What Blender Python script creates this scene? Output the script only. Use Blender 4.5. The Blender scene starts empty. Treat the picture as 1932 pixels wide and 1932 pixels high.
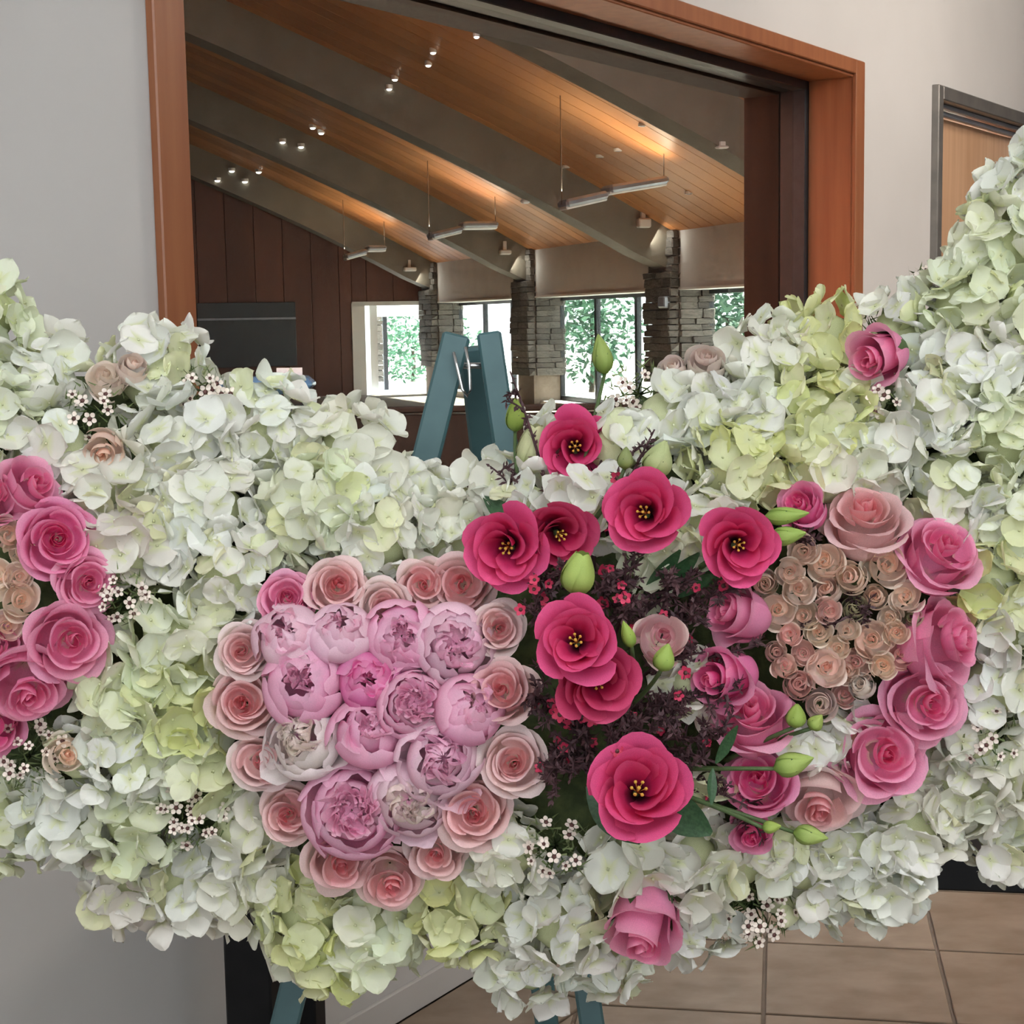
import bpy, math, random
from mathutils import Vector, Matrix, Quaternion
rnd = random.Random(11)
PI = math.pi
scene = bpy.context.scene
COL = scene.collection
# ------------------------------------------------------------------ camera, world, lights, exposure
FPX = 3000.0
CAMH = 1.6
PITCH = math.radians(6.86)
ROLL = math.radians(-1.0)
cam_d = bpy.data.cameras.new('camera')
cam = bpy.data.objects.new('camera', cam_d)
COL.objects.link(cam)
cam_d.sensor_fit = 'HORIZONTAL'
cam_d.sensor_width = 36.0
cam_d.lens = 36.0 * FPX / 1932.0
cam_d.clip_start = 0.05
cam_d.clip_end = 400
CAMR = Matrix.Rotation(PI / 2 - PITCH, 3, 'X') @ Matrix.Rotation(ROLL, 3, 'Z')
CAMP = Vector((0, 0, CAMH))
cam.matrix_world = Matrix.Translation(CAMP) @ CAMR.to_4x4()
scene.camera = cam

world = bpy.data.worlds.new('sky_world')
scene.world = world
world.use_nodes = True
wn = world.node_tree
bg = wn.nodes['Background']
bg.inputs['Color'].default_value = (0.90, 0.95, 1.0, 1)
bg.inputs['Strength'].default_value = 8.0

def area_light(name, loc, target, sx, sy, power, color):
    d = bpy.data.lights.new(name, 'AREA')
    d.shape = 'RECTANGLE'; d.size = sx; d.size_y = sy; d.energy = power; d.color = color
    o = bpy.data.objects.new(name, d)
    o.location = loc
    o.rotation_euler = (Vector(target) - Vector(loc)).to_track_quat('-Z', 'Y').to_euler()
    COL.objects.link(o)
    return o
# added soft overhead light inside the closed lobby, high behind the camera
area_light('lobby_top_fill', (0.4, -0.6, 4.12), (0.1, 1.8, 1.0), 4.5, 2.4, 165, (0.94, 0.97, 1.0))
# added broad fill light behind the camera, brightening the flower hollows
area_light('lobby_front_fill', (0.8, -4.8, 2.3), (0.5, 2.0, 1.5), 8.0, 3.2, 240, (0.93, 0.97, 1.0))
# sun on the garden side of the hall
sun_d = bpy.data.lights.new('sun', 'SUN'); sun_d.energy = 110.0; sun_d.angle = math.radians(2); sun_d.color = (1.0, 0.94, 0.84)
sun = bpy.data.objects.new('sun', sun_d); COL.objects.link(sun)
sun.rotation_euler = Vector((-0.62, -0.35, -0.75)).to_track_quat('-Z', 'Y').to_euler()
# warm ceiling lamp of the lobby further down the wall
area_light('lobby_downlight', (3.2, 4.6, 3.6), (2.2, 5.6, 1.6), 0.9, 0.9, 75, (1.0, 0.88, 0.78))

vs = scene.view_settings
scene.display_settings.display_device = 'sRGB'
vs.view_transform = 'Standard'
vs.look = 'None'
vs.gamma = 1.0
vs.exposure = 0.0
vs.use_curve_mapping = False

cy = scene.cycles
cy.max_bounces = 6; cy.diffuse_bounces = 4; cy.glossy_bounces = 2; cy.transmission_bounces = 3; cy.transparent_max_bounces = 8
cy.caustics_reflective = False; cy.caustics_refractive = False
cy.use_adaptive_sampling = True; cy.adaptive_threshold = 0.15; cy.adaptive_min_samples = 10
cy.use_denoising = True
cy.sample_clamp_indirect = 6.0

# ------------------------------------------------------------------ pixel helpers (measuring the photograph)
def ray(x, y):
    return CAMR @ Vector(((x - 966) / FPX, -(y - 966) / FPX, -1.0))
def at(x, y, depth):
    return CAMP + ray(x, y) * depth
def hit(x, y, p0, n):
    d = ray(x, y)
    return CAMP + d * ((p0 - CAMP).dot(n) / d.dot(n))
def pix(p):
    q = CAMR.transposed() @ (p - CAMP)
    return 966 + FPX * q.x / -q.z, 966 - FPX * q.y / -q.z, -q.z
IMG_R = CAMR @ Vector((1, 0, 0))
IMG_U = CAMR @ Vector((0, 1, 0))

# ------------------------------------------------------------------ object helpers
def link(name, mesh, parent=None, mat=None):
    o = bpy.data.objects.new(name, mesh)
    COL.objects.link(o)
    if mat is not None and mesh is not None and len(mesh.materials) == 0:
        mesh.materials.append(mat)
    if parent is not None:
        o.parent = parent
    return o
def tag(o, label=None, cat=None, group=None, kind=None):
    if label: o['label'] = label
    if cat: o['category'] = cat
    if group: o['group'] = group
    if kind: o['kind'] = kind
    return o
def empty(name, mat4=None):
    o = bpy.data.objects.new(name, None)
    o.empty_display_size = 0.02
    COL.objects.link(o)
    if mat4 is not None: o.matrix_world = mat4
    return o

class MB:
    """collects polygons for one mesh"""
    def __init__(s):
        s.v = []; s.f = []; s.c = []; s.mi = []
    def add(s, verts, faces, cols=None, mi=0):
        b = len(s.v)
        s.v += [tuple(p) for p in verts]
        s.f += [tuple(i + b for i in f) for f in faces]
        s.mi += [mi] * len(faces)
        s.c += list(cols) if cols else [(0.5, 0.5, 0, 1)] * len(verts)
    def box(s, M, sx, sy, sz, bevel=0.0):
        hx, hy, hz = sx / 2, sy / 2, sz / 2
        if bevel <= 0:
            vs_ = [M @ Vector((x, y, z)) for z in (-hz, hz) for y in (-hy, hy) for x in (-hx, hx)]
            s.add(vs_, [(0, 2, 3, 1), (4, 5, 7, 6), (0, 1, 5, 4), (2, 6, 7, 3), (0, 4, 6, 2), (1, 3, 7, 5)])
        else:
            b = min(bevel, hx * .9, hy * .9, hz * .9)
            ring = []
            for (z, k) in ((-hz, b), (-hz + b, 0), (hz - b, 0), (hz, b)):
                for (sxn, syn) in ((-1, -1), (1, -1), (1, 1), (-1, 1)):
                    if sxn * syn > 0:
                        pts = ((sxn * (hx - k), syn * (hy - b - k * .5)), (sxn * (hx - b - k * .5), syn * (hy - k)))
                    else:
                        pts = ((sxn * (hx - b - k * .5), syn * (hy - k)), (sxn * (hx - k), syn * (hy - b - k * .5)))
                    for p in pts:
                        ring.append(M @ Vector((p[0], p[1], z)))
            # order: (-1,-1): right order counter-clockwise
            f = []
            for j in range(3):
                for i in range(8):
                    f.append((j * 8 + i, j * 8 + (i + 1) % 8, (j + 1) * 8 + (i + 1) % 8, (j + 1) * 8 + i))
            f.append(tuple(reversed(range(8)))); f.append(tuple(range(24, 32)))
            s.add(ring, f)
    def tube(s, pts, radii, n=6, cap=True):
        pts = [Vector(p) for p in pts]
        if not hasattr(radii, '__len__'): radii = [radii] * len(pts)
        vs_ = []; up = Vector((0.3, 0.2, 1)).normalized()
        for i, p in enumerate(pts):
            a = pts[max(0, i - 1)]; b = pts[min(len(pts) - 1, i + 1)]
            t = (b - a).normalized() if (b - a).length > 1e-9 else Vector((0, 0, 1))
            x = t.cross(up)
            if x.length < 1e-3: x = t.cross(Vector((1, 0, 0)))
            x.normalize(); y = t.cross(x)
            for k in range(n):
                an = 2 * PI * k / n
                vs_.append(p + (x * math.cos(an) + y * math.sin(an)) * radii[i])
        f = []
        for i in range(len(pts) - 1):
            for k in range(n):
                f.append((i * n + k, i * n + (k + 1) % n, (i + 1) * n + (k + 1) % n, (i + 1) * n + k))
        if cap:
            f.append(tuple(reversed(range(n)))); f.append(tuple(range((len(pts) - 1) * n, len(pts) * n)))
        s.add(vs_, f)
    def ball(s, c, r, nu=8, nv=5, sq=1.0, axis=None, mi=0):
        c = Vector(c)
        q = Vector((0, 0, 1)).rotation_difference(axis) if axis is not None else Quaternion()
        vs_ = []; f = []
        for j in range(nv + 1):
            th = PI * j / nv
            for i in range(nu):
                ph = 2 * PI * i / nu
                vs_.append(c + q @ Vector((r * math.sin(th) * math.cos(ph), r * math.sin(th) * math.sin(ph), r * sq * math.cos(th))))
        for j in range(nv):
            for i in range(nu):
                f.append((j * nu + i, (j + 1) * nu + i, (j + 1) * nu + (i + 1) % nu, j * nu + (i + 1) % nu))
        s.add(vs_, f, mi=mi)
    def grid(s, fn, nu, nv, mi=0):
        vs_ = []; cs = []; f = []
        for j in range(nv + 1):
            for i in range(nu + 1):
                u = -1 + 2 * i / nu; v = j / nv
                p, c = fn(u, v)
                vs_.append(p); cs.append(c)
        for j in range(nv):
            for i in range(nu):
                a = j * (nu + 1) + i
                f.append((a, a + 1, a + nu + 2, a + nu + 1))
        s.add(vs_, f, cs, mi)
    def mesh(s, name, mats=(), smooth=False, attr=False):
        m = bpy.data.meshes.new(name)
        m.from_pydata(s.v, [], s.f)
        if not isinstance(mats, (list, tuple)): mats = [mats]
        for k in mats: m.materials.append(k)
        if len(mats) > 1: m.polygons.foreach_set('material_index', s.mi)
        if smooth: m.polygons.foreach_set('use_smooth', [True] * len(m.polygons))
        if attr:
            a = m.attributes.new('pc', 'FLOAT_COLOR', 'POINT')
            flat = []
            for c in s.c: flat += list(c)
            a.data.foreach_set('color', flat)
        m.update()
        return m

# ------------------------------------------------------------------ materials
def new_mat(name):
    m = bpy.data.materials.new(name); m.use_nodes = True
    nt = m.node_tree; nt.nodes.clear()
    out = nt.nodes.new('ShaderNodeOutputMaterial')
    return m, nt, out
def N(nt, typ, **kw):
    n = nt.nodes.new(typ)
    for k, v in kw.items(): setattr(n, k, v)
    return n
def mixc(nt, fac, a, b, mode='MIX'):
    n = nt.nodes.new('ShaderNodeMix'); n.data_type = 'RGBA'; n.blend_type = mode
    for sock, val in ((n.inputs[0], fac), (n.inputs[6], a), (n.inputs[7], b)):
        if hasattr(val, 'is_output'): nt.links.new(val, sock)
        elif isinstance(val, (int, float)): sock.default_value = val
        else: sock.default_value = (val[0], val[1], val[2], 1)
    return n.outputs[2]
def ramp(nt, src, lo, hi):
    n = nt.nodes.new('ShaderNodeMapRange')
    n.inputs['From Min'].default_value = lo; n.inputs['From Max'].default_value = hi
    nt.links.new(src, n.inputs['Value'])
    return n.outputs['Result']
def noise(nt, scale, detail=4, coord='Object', stretch=None):
    tc = nt.nodes.new('ShaderNodeTexCoord'); n = nt.nodes.new('ShaderNodeTexNoise')
    n.inputs['Scale'].default_value = scale; n.inputs['Detail'].default_value = detail
    if stretch:
        mp = nt.nodes.new('ShaderNodeMapping'); mp.inputs['Scale'].default_value = stretch
        nt.links.new(tc.outputs[coord], mp.inputs['Vector']); nt.links.new(mp.outputs['Vector'], n.inputs['Vector'])
    else:
        nt.links.new(tc.outputs[coord], n.inputs['Vector'])
    return n.outputs['Fac']
def surf(name, c1, c2=None, rough=0.6, scale=6, stretch=None, bump=0.0, coord='Object', metal=0.0, lo=0.35, hi=0.65, spec=0.5, objtint=0.0):
    m, nt, out = new_mat(name)
    b = nt.nodes.new('ShaderNodeBsdfPrincipled')
    b.inputs['Roughness'].default_value = rough
    b.inputs['Metallic'].default_value = metal
    b.inputs['Specular IOR Level'].default_value = spec
    nz = noise(nt, scale, 5, coord, stretch)
    col = mixc(nt, ramp(nt, nz, lo, hi), c1, c2 or c1)
    if objtint > 0:
        oi = nt.nodes.new('ShaderNodeObjectInfo')
        hv = nt.nodes.new('ShaderNodeHueSaturation')
        mr = nt.nodes.new('ShaderNodeMapRange')
        mr.inputs['To Min'].default_value = 1 - objtint; mr.inputs['To Max'].default_value = 1 + objtint
        nt.links.new(oi.outputs['Random'], mr.inputs['Value'])
        nt.links.new(mr.outputs['Result'], hv.inputs['Value'])
        nt.links.new(col, hv.inputs['Color']); col = hv.outputs['Color']
    nt.links.new(col, b.inputs['Base Color'])
    if bump > 0:
        bp = nt.nodes.new('ShaderNodeBump'); bp.inputs['Strength'].default_value = bump; bp.inputs['Distance'].default_value = 0.01
        nt.links.new(nz, bp.inputs['Height']); nt.links.new(bp.outputs['Normal'], b.inputs['Normal'])
    nt.links.new(b.outputs[0], out.inputs[0])
    return m
def petal_mat(name, base_tint, base_lo, base_hi, edge_tint=None, edge=0.0, trans=0.3, rough=0.55, vein=0.12, vscale=40):
    """object colour, tinted towards base_tint near the petal foot and edge_tint at its rim"""
    m, nt, out = new_mat(name)
    oi = nt.nodes.new('ShaderNodeObjectInfo')
    at_ = nt.nodes.new('ShaderNodeAttribute'); at_.attribute_name = 'pc'
    sep = nt.nodes.new('ShaderNodeSeparateColor'); nt.links.new(at_.outputs['Color'], sep.inputs[0])
    v = sep.outputs[0]
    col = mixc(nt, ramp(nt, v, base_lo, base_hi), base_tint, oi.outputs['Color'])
    if edge_tint:
        mr = nt.nodes.new('ShaderNodeMapRange'); mr.inputs['From Min'].default_value = 0.72; mr.inputs['From Max'].default_value = 1.0
        mr.inputs['To Max'].default_value = edge
        nt.links.new(v, mr.inputs['Value'])
        col = mixc(nt, mr.outputs['Result'], col, edge_tint)
    nz = noise(nt, vscale, 3)
    dk = mixc(nt, ramp(nt, nz, 0.3, 0.7), (1 - vein,) * 3, (1 + vein * .4,) * 3)
    col = mixc(nt, 1.0, col, dk, 'MULTIPLY')
    d = nt.nodes.new('ShaderNodeBsdfPrincipled'); d.inputs['Roughness'].default_value = rough
    d.inputs['Specular IOR Level'].default_value = 0.25
    t = nt.nodes.new('ShaderNodeBsdfTranslucent')
    nt.links.new(col, d.inputs['Base Color']); nt.links.new(col, t.inputs['Color'])
    mx = nt.nodes.new('ShaderNodeMixShader'); mx.inputs[0].default_value = trans
    nt.links.new(d.outputs[0], mx.inputs[1]); nt.links.new(t.outputs[0], mx.inputs[2])
    nt.links.new(mx.outputs[0], out.inputs[0])
    return m
def glass_mat(name, refl=0.05, tint=(1, 1, 1)):
    m, nt, out = new_mat(name)
    tr = nt.nodes.new('ShaderNodeBsdfTransparent'); tr.inputs[0].default_value = (*tint, 1)
    gl = nt.nodes.new('ShaderNodeBsdfGlossy'); gl.inputs['Roughness'].default_value = 0.02
    mx = nt.nodes.new('ShaderNodeMixShader'); mx.inputs[0].default_value = refl
    nt.links.new(tr.outputs[0], mx.inputs[1]); nt.links.new(gl.outputs[0], mx.inputs[2])
    nt.links.new(mx.outputs[0], out.inputs[0])
    return m
def emit_mat(name, c, s):
    m, nt, out = new_mat(name)
    e = nt.nodes.new('ShaderNodeEmission'); e.inputs[0].default_value = (*c, 1); e.inputs[1].default_value = s
    nt.links.new(e.outputs[0], out.inputs[0])
    return m

M = {}
M['wall'] = surf('wall_paint', (.545, .535, .52), (.585, .575, .56), .85, 1.5, bump=.03)
M['tile'] = surf('beige_tile', (.235, .175, .125), (.335, .262, .20), .35, 3.6, stretch=(1, 1.5, 1), bump=.06, coord='Generated', objtint=.08)
M['grout'] = surf('grout', (.20, .155, .12), (.24, .19, .15), .9, 20)
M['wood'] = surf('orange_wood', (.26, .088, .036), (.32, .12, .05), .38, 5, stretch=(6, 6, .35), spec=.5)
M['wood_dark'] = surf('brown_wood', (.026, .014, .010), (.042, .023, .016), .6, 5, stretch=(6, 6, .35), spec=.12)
M['black_metal'] = surf('black_metal', (.012, .014, .017), (.018, .02, .024), .35, 30)
M['glass'] = glass_mat('window_glass', .03, (.78, .80, .79))
M['door_wood'] = surf('door_veneer', (.58, .34, .19), (.68, .43, .26), .32, 3, stretch=(8, 8, .4))
M['door_metal'] = surf('grey_door_metal', (.22, .21, .20), (.28, .265, .245), .35, 12, metal=.6)
M['teal'] = surf('teal_paint', (.048, .112, .122), (.062, .138, .148), .5, 14, bump=.06)
M['black'] = surf('black_laquer', (.005, .0055, .0065), (.008, .0085, .0095), .6, 20, spec=.25)
M['wire'] = surf('steel_wire', (.6, .6, .6), (.7, .7, .7), .25, 20, metal=.9)
M['foam'] = surf('dark_green_moss', (.03, .045, .015), (.07, .09, .03), .95, 60, bump=.5)
M['plank'] = surf('ceiling_cedar', (.44, .17, .055), (.58, .26, .09), .42, 2.0, stretch=(6, .4, .4), coord='Generated', objtint=.22)
M['beam'] = surf('painted_beam', (.185, .165, .13), (.22, .195, .155), .75, 3)
M['redwood'] = surf('red_wood_panel', (.10, .028, .014), (.14, .042, .02), .5, 2.5, stretch=(1, 1, .15), objtint=.12)
M['plaster'] = surf('white_plaster', (.60, .58, .55), (.65, .63, .60), .9, 3)
M['plaster_white'] = surf('bright_plaster', (.78, .78, .74), (.82, .82, .78), .9, 3)
M['stone'] = surf('ledge_stone', (.07, .062, .053), (.17, .153, .133), .9, 7, bump=.4, objtint=.35)
M['lamp_metal'] = surf('grey_lamp_metal', (.30, .33, .38), (.36, .39, .44), .4, 8, metal=.3)
M['lamp_white'] = surf('white_lamp_shell', (.8, .8, .78), (.85, .85, .83), .4, 8)
M['glow_disc'] = emit_mat('spot_reflection_glow', (1, .97, .9), 9)
M['tube'] = emit_mat('lit_tube_diffuser', (1, .98, .95), .55)
M['concrete'] = surf('pale_paving', (.62, .62, .60), (.72, .72, .70), .9, 2)
M['hedge'] = surf('garden_leaf', (.022, .085, .045), (.06, .15, .085), .6, 3, objtint=.3)
M['bark'] = surf('bark', (.05, .04, .03), (.09, .07, .05), .9, 12)
M['bluegrey'] = surf('blue_grey_panel', (.035, .045, .055), (.05, .06, .07), .4, 4)
M['bluetop'] = surf('blue_gloss_lid', (.05, .11, .20), (.08, .16, .27), .15, 4)
M['paper'] = surf('paper_card', (.6, .6, .6), (.66, .66, .66), .7, 9)
# flowers
M['hyd'] = petal_mat('hydrangea_petal', (.78, .81, .52), .02, .34, trans=.40, vein=.05, vscale=60)
M['rose'] = petal_mat('rose_petal', (.70, .52, .40), .0, .12, (.97, .76, .81), .28, trans=.40)
M['spray'] = petal_mat('spray_rose_petal', (.60, .50, .34), .0, .15, (.92, .78, .66), .25, trans=.36)
M['peony'] = petal_mat('peony_petal', (.92, .46, .66), .0, .22, (.98, .80, .88), .30, trans=.45, vein=.10)
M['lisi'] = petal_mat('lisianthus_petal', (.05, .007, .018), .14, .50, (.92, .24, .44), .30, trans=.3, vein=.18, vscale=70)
M['bud'] = petal_mat('green_bud', (.22, .34, .07), .0, .5, trans=.2, vein=.1)
M['hydcore'] = surf('hydrangea_core', (.48, .52, .28), (.62, .65, .42), .9, 60)
M['anther'] = surf('yellow_anther', (.55, .36, .05), (.70, .48, .08), .7, 60)
M['stem'] = surf('green_stem', (.05, .09, .025), (.09, .14, .05), .6, 30)
M['leaf'] = surf('dark_leaf', (.018, .06, .022), (.04, .10, .04), .45, 20, bump=.1)
M['twig'] = surf('burgundy_twig', (.035, .014, .018), (.075, .03, .034), .8, 60)
M['tealeaf'] = surf('burgundy_leaf', (.045, .018, .024), (.10, .045, .05), .7, 40)
M['crimson'] = surf('crimson_petal', (.50, .02, .07), (.66, .05, .13), .6, 40)
M['waxpetal'] = surf('waxflower_petal', (.66, .56, .48), (.80, .72, .64), .5, 60, objtint=.12)
M['waxeye'] = surf('waxflower_eye', (.06, .02, .02), (.11, .04, .03), .6, 60)
M['waxleaf'] = surf('waxflower_needle', (.09, .13, .04), (.16, .20, .08), .7, 40)
M['hallfloor'] = surf('hall_carpet', (.17, .14, .11), (.21, .18, .14), .95, 8)
# ------------------------------------------------------------------ window wall of the lobby
def flat(v):
    v = Vector((v.x, v.y, 0)); return v.normalized()
ZUP = Vector((0, 0, 1))
DW = flat(ray(2992, 563))                                # runs along the wall, away from the camera
W0 = hit(901, 1833, Vector((0, 0, 0)), ZUP)
NW = Vector((DW.y, -DW.x, 0))                             # out of the wall, towards the camera side
def wp(u, z, o=0.0):                                      # wall point: along, height, out of the wall
    return W0 + DW * u + NW * o + ZUP * z
def wuz(x, y, o=0.0):
    p = hit(x, y, W0 + NW * o, NW)
    return (p - W0).dot(DW), p.z
WROT = Matrix((DW, -NW, ZUP)).transposed().to_4x4()       # local x along, y into the wall, z up
def wbox(mb, u0, u1, z0, z1, o0, o1, bevel=0.0):
    c = wp((u0 + u1) / 2, (z0 + z1) / 2, (o0 + o1) / 2)
    mb.box(Matrix.Translation(c) @ WROT, abs(u1 - u0), abs(o1 - o0), abs(z1 - z0), bevel)
PROJ = 0.022
uL, _ = wuz(301, 300, PROJ); uR, _ = wuz(1631, 300, PROJ)
_, zT = wuz(1630, 116, PROJ)
zB = 0.80
CW = 0.08; CT = 0.05
THK = 0.38
uDL, _ = wuz(1766, 300, .02); uDR, _ = wuz(1962, 300, .0)
_, zDT = wuz(1766, 158, .02)
iL, iR, iT, iB = uL + CW - .02, uR - CW + .02, zT - CT + .01, zB + .04
# the wall as one mesh around the window and door openings
mb = MB()
wbox(mb, -11.5, iL, 0, 4.2, 0, -THK)
wbox(mb, iL, iR, iT, 4.2, 0, -THK)
wbox(mb, iL, iR, 0, iB, 0, -THK)
wbox(mb, iR, uDL + .03, 0, 4.2, 0, -THK)
wbox(mb, uDL + .03, uDR, zDT - .03, 4.2, 0, -THK)
wbox(mb, uDR, uDR + 11, 0, 4.2, 0, -THK)
o = link('wall_left', mb.mesh('wall_left', M['wall']))
tag(o, 'pale grey beige painted wall around the big wood framed window', kind='structure')
mb = MB(); wbox(mb, -11, uDL, 0, .075, 0, .012, .003)
o = link('baseboard_left', mb.mesh('baseboard', M['wall']))
tag(o, 'low pale baseboard where the wall meets the tiled floor', kind='structure')

# the rest of the lobby shell, behind and beside the camera
mb = MB(); mb.box(Matrix.Translation((8.1, 5, 2.1)), .2, 24, 4.2)
tag(link('wall_side', mb.mesh('wall_side', M['wall'])), 'plain painted wall on the other side of the lobby', kind='structure')
mb = MB(); mb.box(Matrix.Translation((1, -5.1, 2.1)), 16, .2, 4.2)
tag(link('wall_rear', mb.mesh('wall_rear', M['wall'])), 'plain painted wall behind the camera', kind='structure')
mb = MB()
q = [Vector((-7, -5.2, 4.2)), Vector((8.2, -5.2, 4.2)), Vector((8.2, 17, 4.2)), wp(15, 4.2, -THK), wp(-11.5, 4.2, -THK)]
mb.add(q + [v + ZUP * .15 for v in q], [(4, 3, 2, 1, 0), (5, 6, 7, 8, 9)] + [(i, (i + 1) % 5, (i + 1) % 5 + 5, i + 5) for i in range(5)])
tag(link('ceiling_lobby', mb.mesh('ceiling_lobby', M['plaster_white'])), 'white ceiling of the lobby', kind='structure')

# window: casing boards, jamb lining, black metal frame, pane, inner lining
win = empty('window_1', Matrix.Translation(wp((uL + uR) / 2, zB, 0)))
tag(win, 'large interior window with orange wood casing and black inner frame', kind='structure')
WI = win.matrix_world.inverted()
def wpart(name, mat, boxes, parent=None, label=None, bev=.003):
    m_ = MB()
    for b in boxes: wbox(m_, *b, bev)
    me = m_.mesh(name, mat)
    me.transform(WI)
    oo = link(name, me, parent or win)
    if label: oo['label'] = label
    return oo
wpart('casing_board', M['wood'], [(uL, uL + CW, zB, zT, 0, PROJ)])
wpart('casing_board', M['wood'], [(uR - CW, uR, zB, zT, 0, PROJ)])
wpart('casing_board', M['wood'], [(uL + CW, uR - CW, zT - CT, zT, 0, PROJ)])
wpart('casing_board', M['wood'], [(uL + CW, uR - CW, zB, zB + .06, 0, PROJ)])
D1 = -.16; D2 = -.26; D3 = -.40
wpart('jamb_board', M['wood'], [(iR - .02, iR, iB, iT, PROJ * .5, D1)])
wpart('jamb_board', M['wood'], [(iL, iL + .02, iB, iT, PROJ * .5, D1)])
wpart('jamb_board', M['wood'], [(iL + .02, iR - .02, iT - .02, iT, PROJ * .5, D1)])
wpart('sill_board', M['wood'], [(iL + .02, iR - .02, iB, iB + .02, PROJ * .5, D1)])
wpart('metal_frame', M['black_metal'], [(iR - .045, iR, iB, iT, D1, D2), (iL, iL + .045, iB, iT, D1, D2),
      (iL, iR, iT - .05, iT, D1, D2), (iL, iR, iB, iB + .045, D1, D2)], label='black metal glazing frame')
wpart('pane', M['glass'], [(iL + .02, iR - .02, iB + .02, iT - .02, -.205, -.211)], bev=0)
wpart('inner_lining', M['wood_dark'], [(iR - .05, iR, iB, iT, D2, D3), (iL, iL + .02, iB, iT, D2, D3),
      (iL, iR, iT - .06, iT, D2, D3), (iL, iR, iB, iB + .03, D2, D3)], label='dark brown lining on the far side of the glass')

# door further along the wall
door = empty('door_1', Matrix.Translation(wp(uDL, 0, 0)))
tag(door, 'brown veneer door in a dark grey metal frame', kind='structure')
DI = door.matrix_world.inverted()
def dpart(name, mat, boxes, bev=.004):
    m_ = MB()
    for b in boxes: wbox(m_, *b, bev)
    me = m_.mesh(name, mat); me.transform(DI)
    return link(name, me, door)
fw = .055
dpart('door_frame', M['door_metal'], [(uDL, uDL + fw, 0, zDT, .03, -.10)])
dpart('door_frame', M['door_metal'], [(uDR - .01, uDR + fw, 0, zDT, .03, -.14)])
dpart('door_frame', M['door_metal'], [(uDL + fw, uDR - .01, zDT - .055, zDT, .03, -.10)])
dpart('door_stop', M['lamp_metal'], [(uDL + fw, uDR - .01, zDT - .072, zDT - .055, -.012, -.03)])
dpart('door_stop', M['lamp_metal'], [(uDL + fw, uDR - .01, zDT - .092, zDT - .072, -.045, -.07)])
dpart('door_leaf', M['door_wood'], [(uDL + fw - .01, uDR, .01, zDT - .09, -.085, -.13)])

# ------------------------------------------------------------------ tiled floor
mb = MB()
mb.add([(-9, -6, -.008), (14, -6, -.008), (14, 18, -.008), (-9, 18, -.008)], [(0, 1, 2, 3)])
mb.add([(-9, -6, -.2), (14, -6, -.2), (14, 18, -.2), (-9, 18, -.2)], [(3, 2, 1, 0)])
floor = link('floor', mb.mesh('floor', M['grout']))
tag(floor, 'beige stone tile floor with narrow brown joints', kind='structure')
TV = flat(ray(1475, 610)); TU = Vector((TV.y, -TV.x, 0))
g1 = hit(1444, 1785, Vector((0, 0, 0)), ZUP)
g2 = hit(1772, 1785, Vector((0, 0, 0)), ZUP)
TS = .43
BORDER = (hit(1175, 1845, Vector((0, 0, 0)), ZUP) - W0).dot(NW)     # border course beside the wall
def clip(poly, p0, n):
    out = []
    for i in range(len(poly)):
        a, b = poly[i], poly[(i + 1) % len(poly)]
        da, db = (a - p0).dot(n), (b - p0).dot(n)
        if da >= 0: out.append(a)
        if da * db < 0: out.append(a + (b - a) * (da / (da - db)))
    return out
def tile_obj(poly):
    if len(poly) < 3: return
    c = sum(poly, Vector()) / len(poly)
    ar = abs(sum(((poly[i] - c).cross(poly[(i + 1) % len(poly)] - c)).z for i in range(len(poly)))) / 2
    if ar < .004: return
    n = len(poly)
    vs_ = [p - c for p in poly]
    if sum(((poly[i] - c).cross(poly[(i + 1) % n] - c)).z for i in range(n)) < 0: vs_.reverse()
    top = [v * .992 for v in vs_]
    m_ = MB()
    m_.add([Vector((v.x, v.y, -.007)) for v in vs_] + [Vector((v.x, v.y, -.0015)) for v in vs_] + [Vector((v.x, v.y, 0)) for v in top],
           [tuple(range(2 * n, 3 * n))] + [(i, (i + 1) % n, n + (i + 1) % n, n + i) for i in range(n)] +
           [(n + i, n + (i + 1) % n, 2 * n + (i + 1) % n, 2 * n + i) for i in range(n)])
    oo = link('tile', m_.mesh('tile', M['tile']), floor)
    oo.location = c
G = .005
joint_p = hit(1444, 1777, Vector((0, 0, 0)), ZUP)
for i in range(-7, 9):
    for j in range(-4, 12):
        p = joint_p + TU * (i * TS) + TV * (j * TS)
        q = [p + TU * G + TV * G, p + TU * (TS - G) + TV * G, p + TU * (TS - G) + TV * (TS - G), p + TU * G + TV * (TS - G)]
        tile_obj(clip(q, W0 + NW * (BORDER + G), NW))
for k in range(-8, 22):
    q = [wp(k * TS + G, 0, .014), wp((k + 1) * TS - G, 0, .014), wp((k + 1) * TS - G, 0, BORDER - G), wp(k * TS + G, 0, BORDER - G)]
    tile_obj(q)

# ------------------------------------------------------------------ the hall behind the glass
AV = flat(ray(-130, 640))
NV = Vector((AV.y, -AV.x, 0))                             # outwards, through its window side
C0 = at(1255, 600, 24.0); C0.z = 0
C1 = at(995, 605, 24.0 * 1.234); C1.z = 0
SP = (C1 - C0).dot(AV)
def ch(s, t, z): return C0 + AV * s - NV * t + ZUP * z
def st(p): return (p - C0).dot(AV), -(p - C0).dot(NV)
CROT = Matrix((AV, -NV, ZUP)).transposed().to_4x4()       # local x along s, y along t, z up
if CROT.to_3x3().determinant() < 0: raise RuntimeError('left handed')
def cbox(mb_, s0, s1, t0, t1, z0, z1, bevel=0):
    mb_.box(Matrix.Translation(ch((s0 + s1) / 2, (t0 + t1) / 2, (z0 + z1) / 2)) @ CROT, abs(s1 - s0), abs(t1 - t0), abs(z1 - z0), bevel)
prof = []
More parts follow.
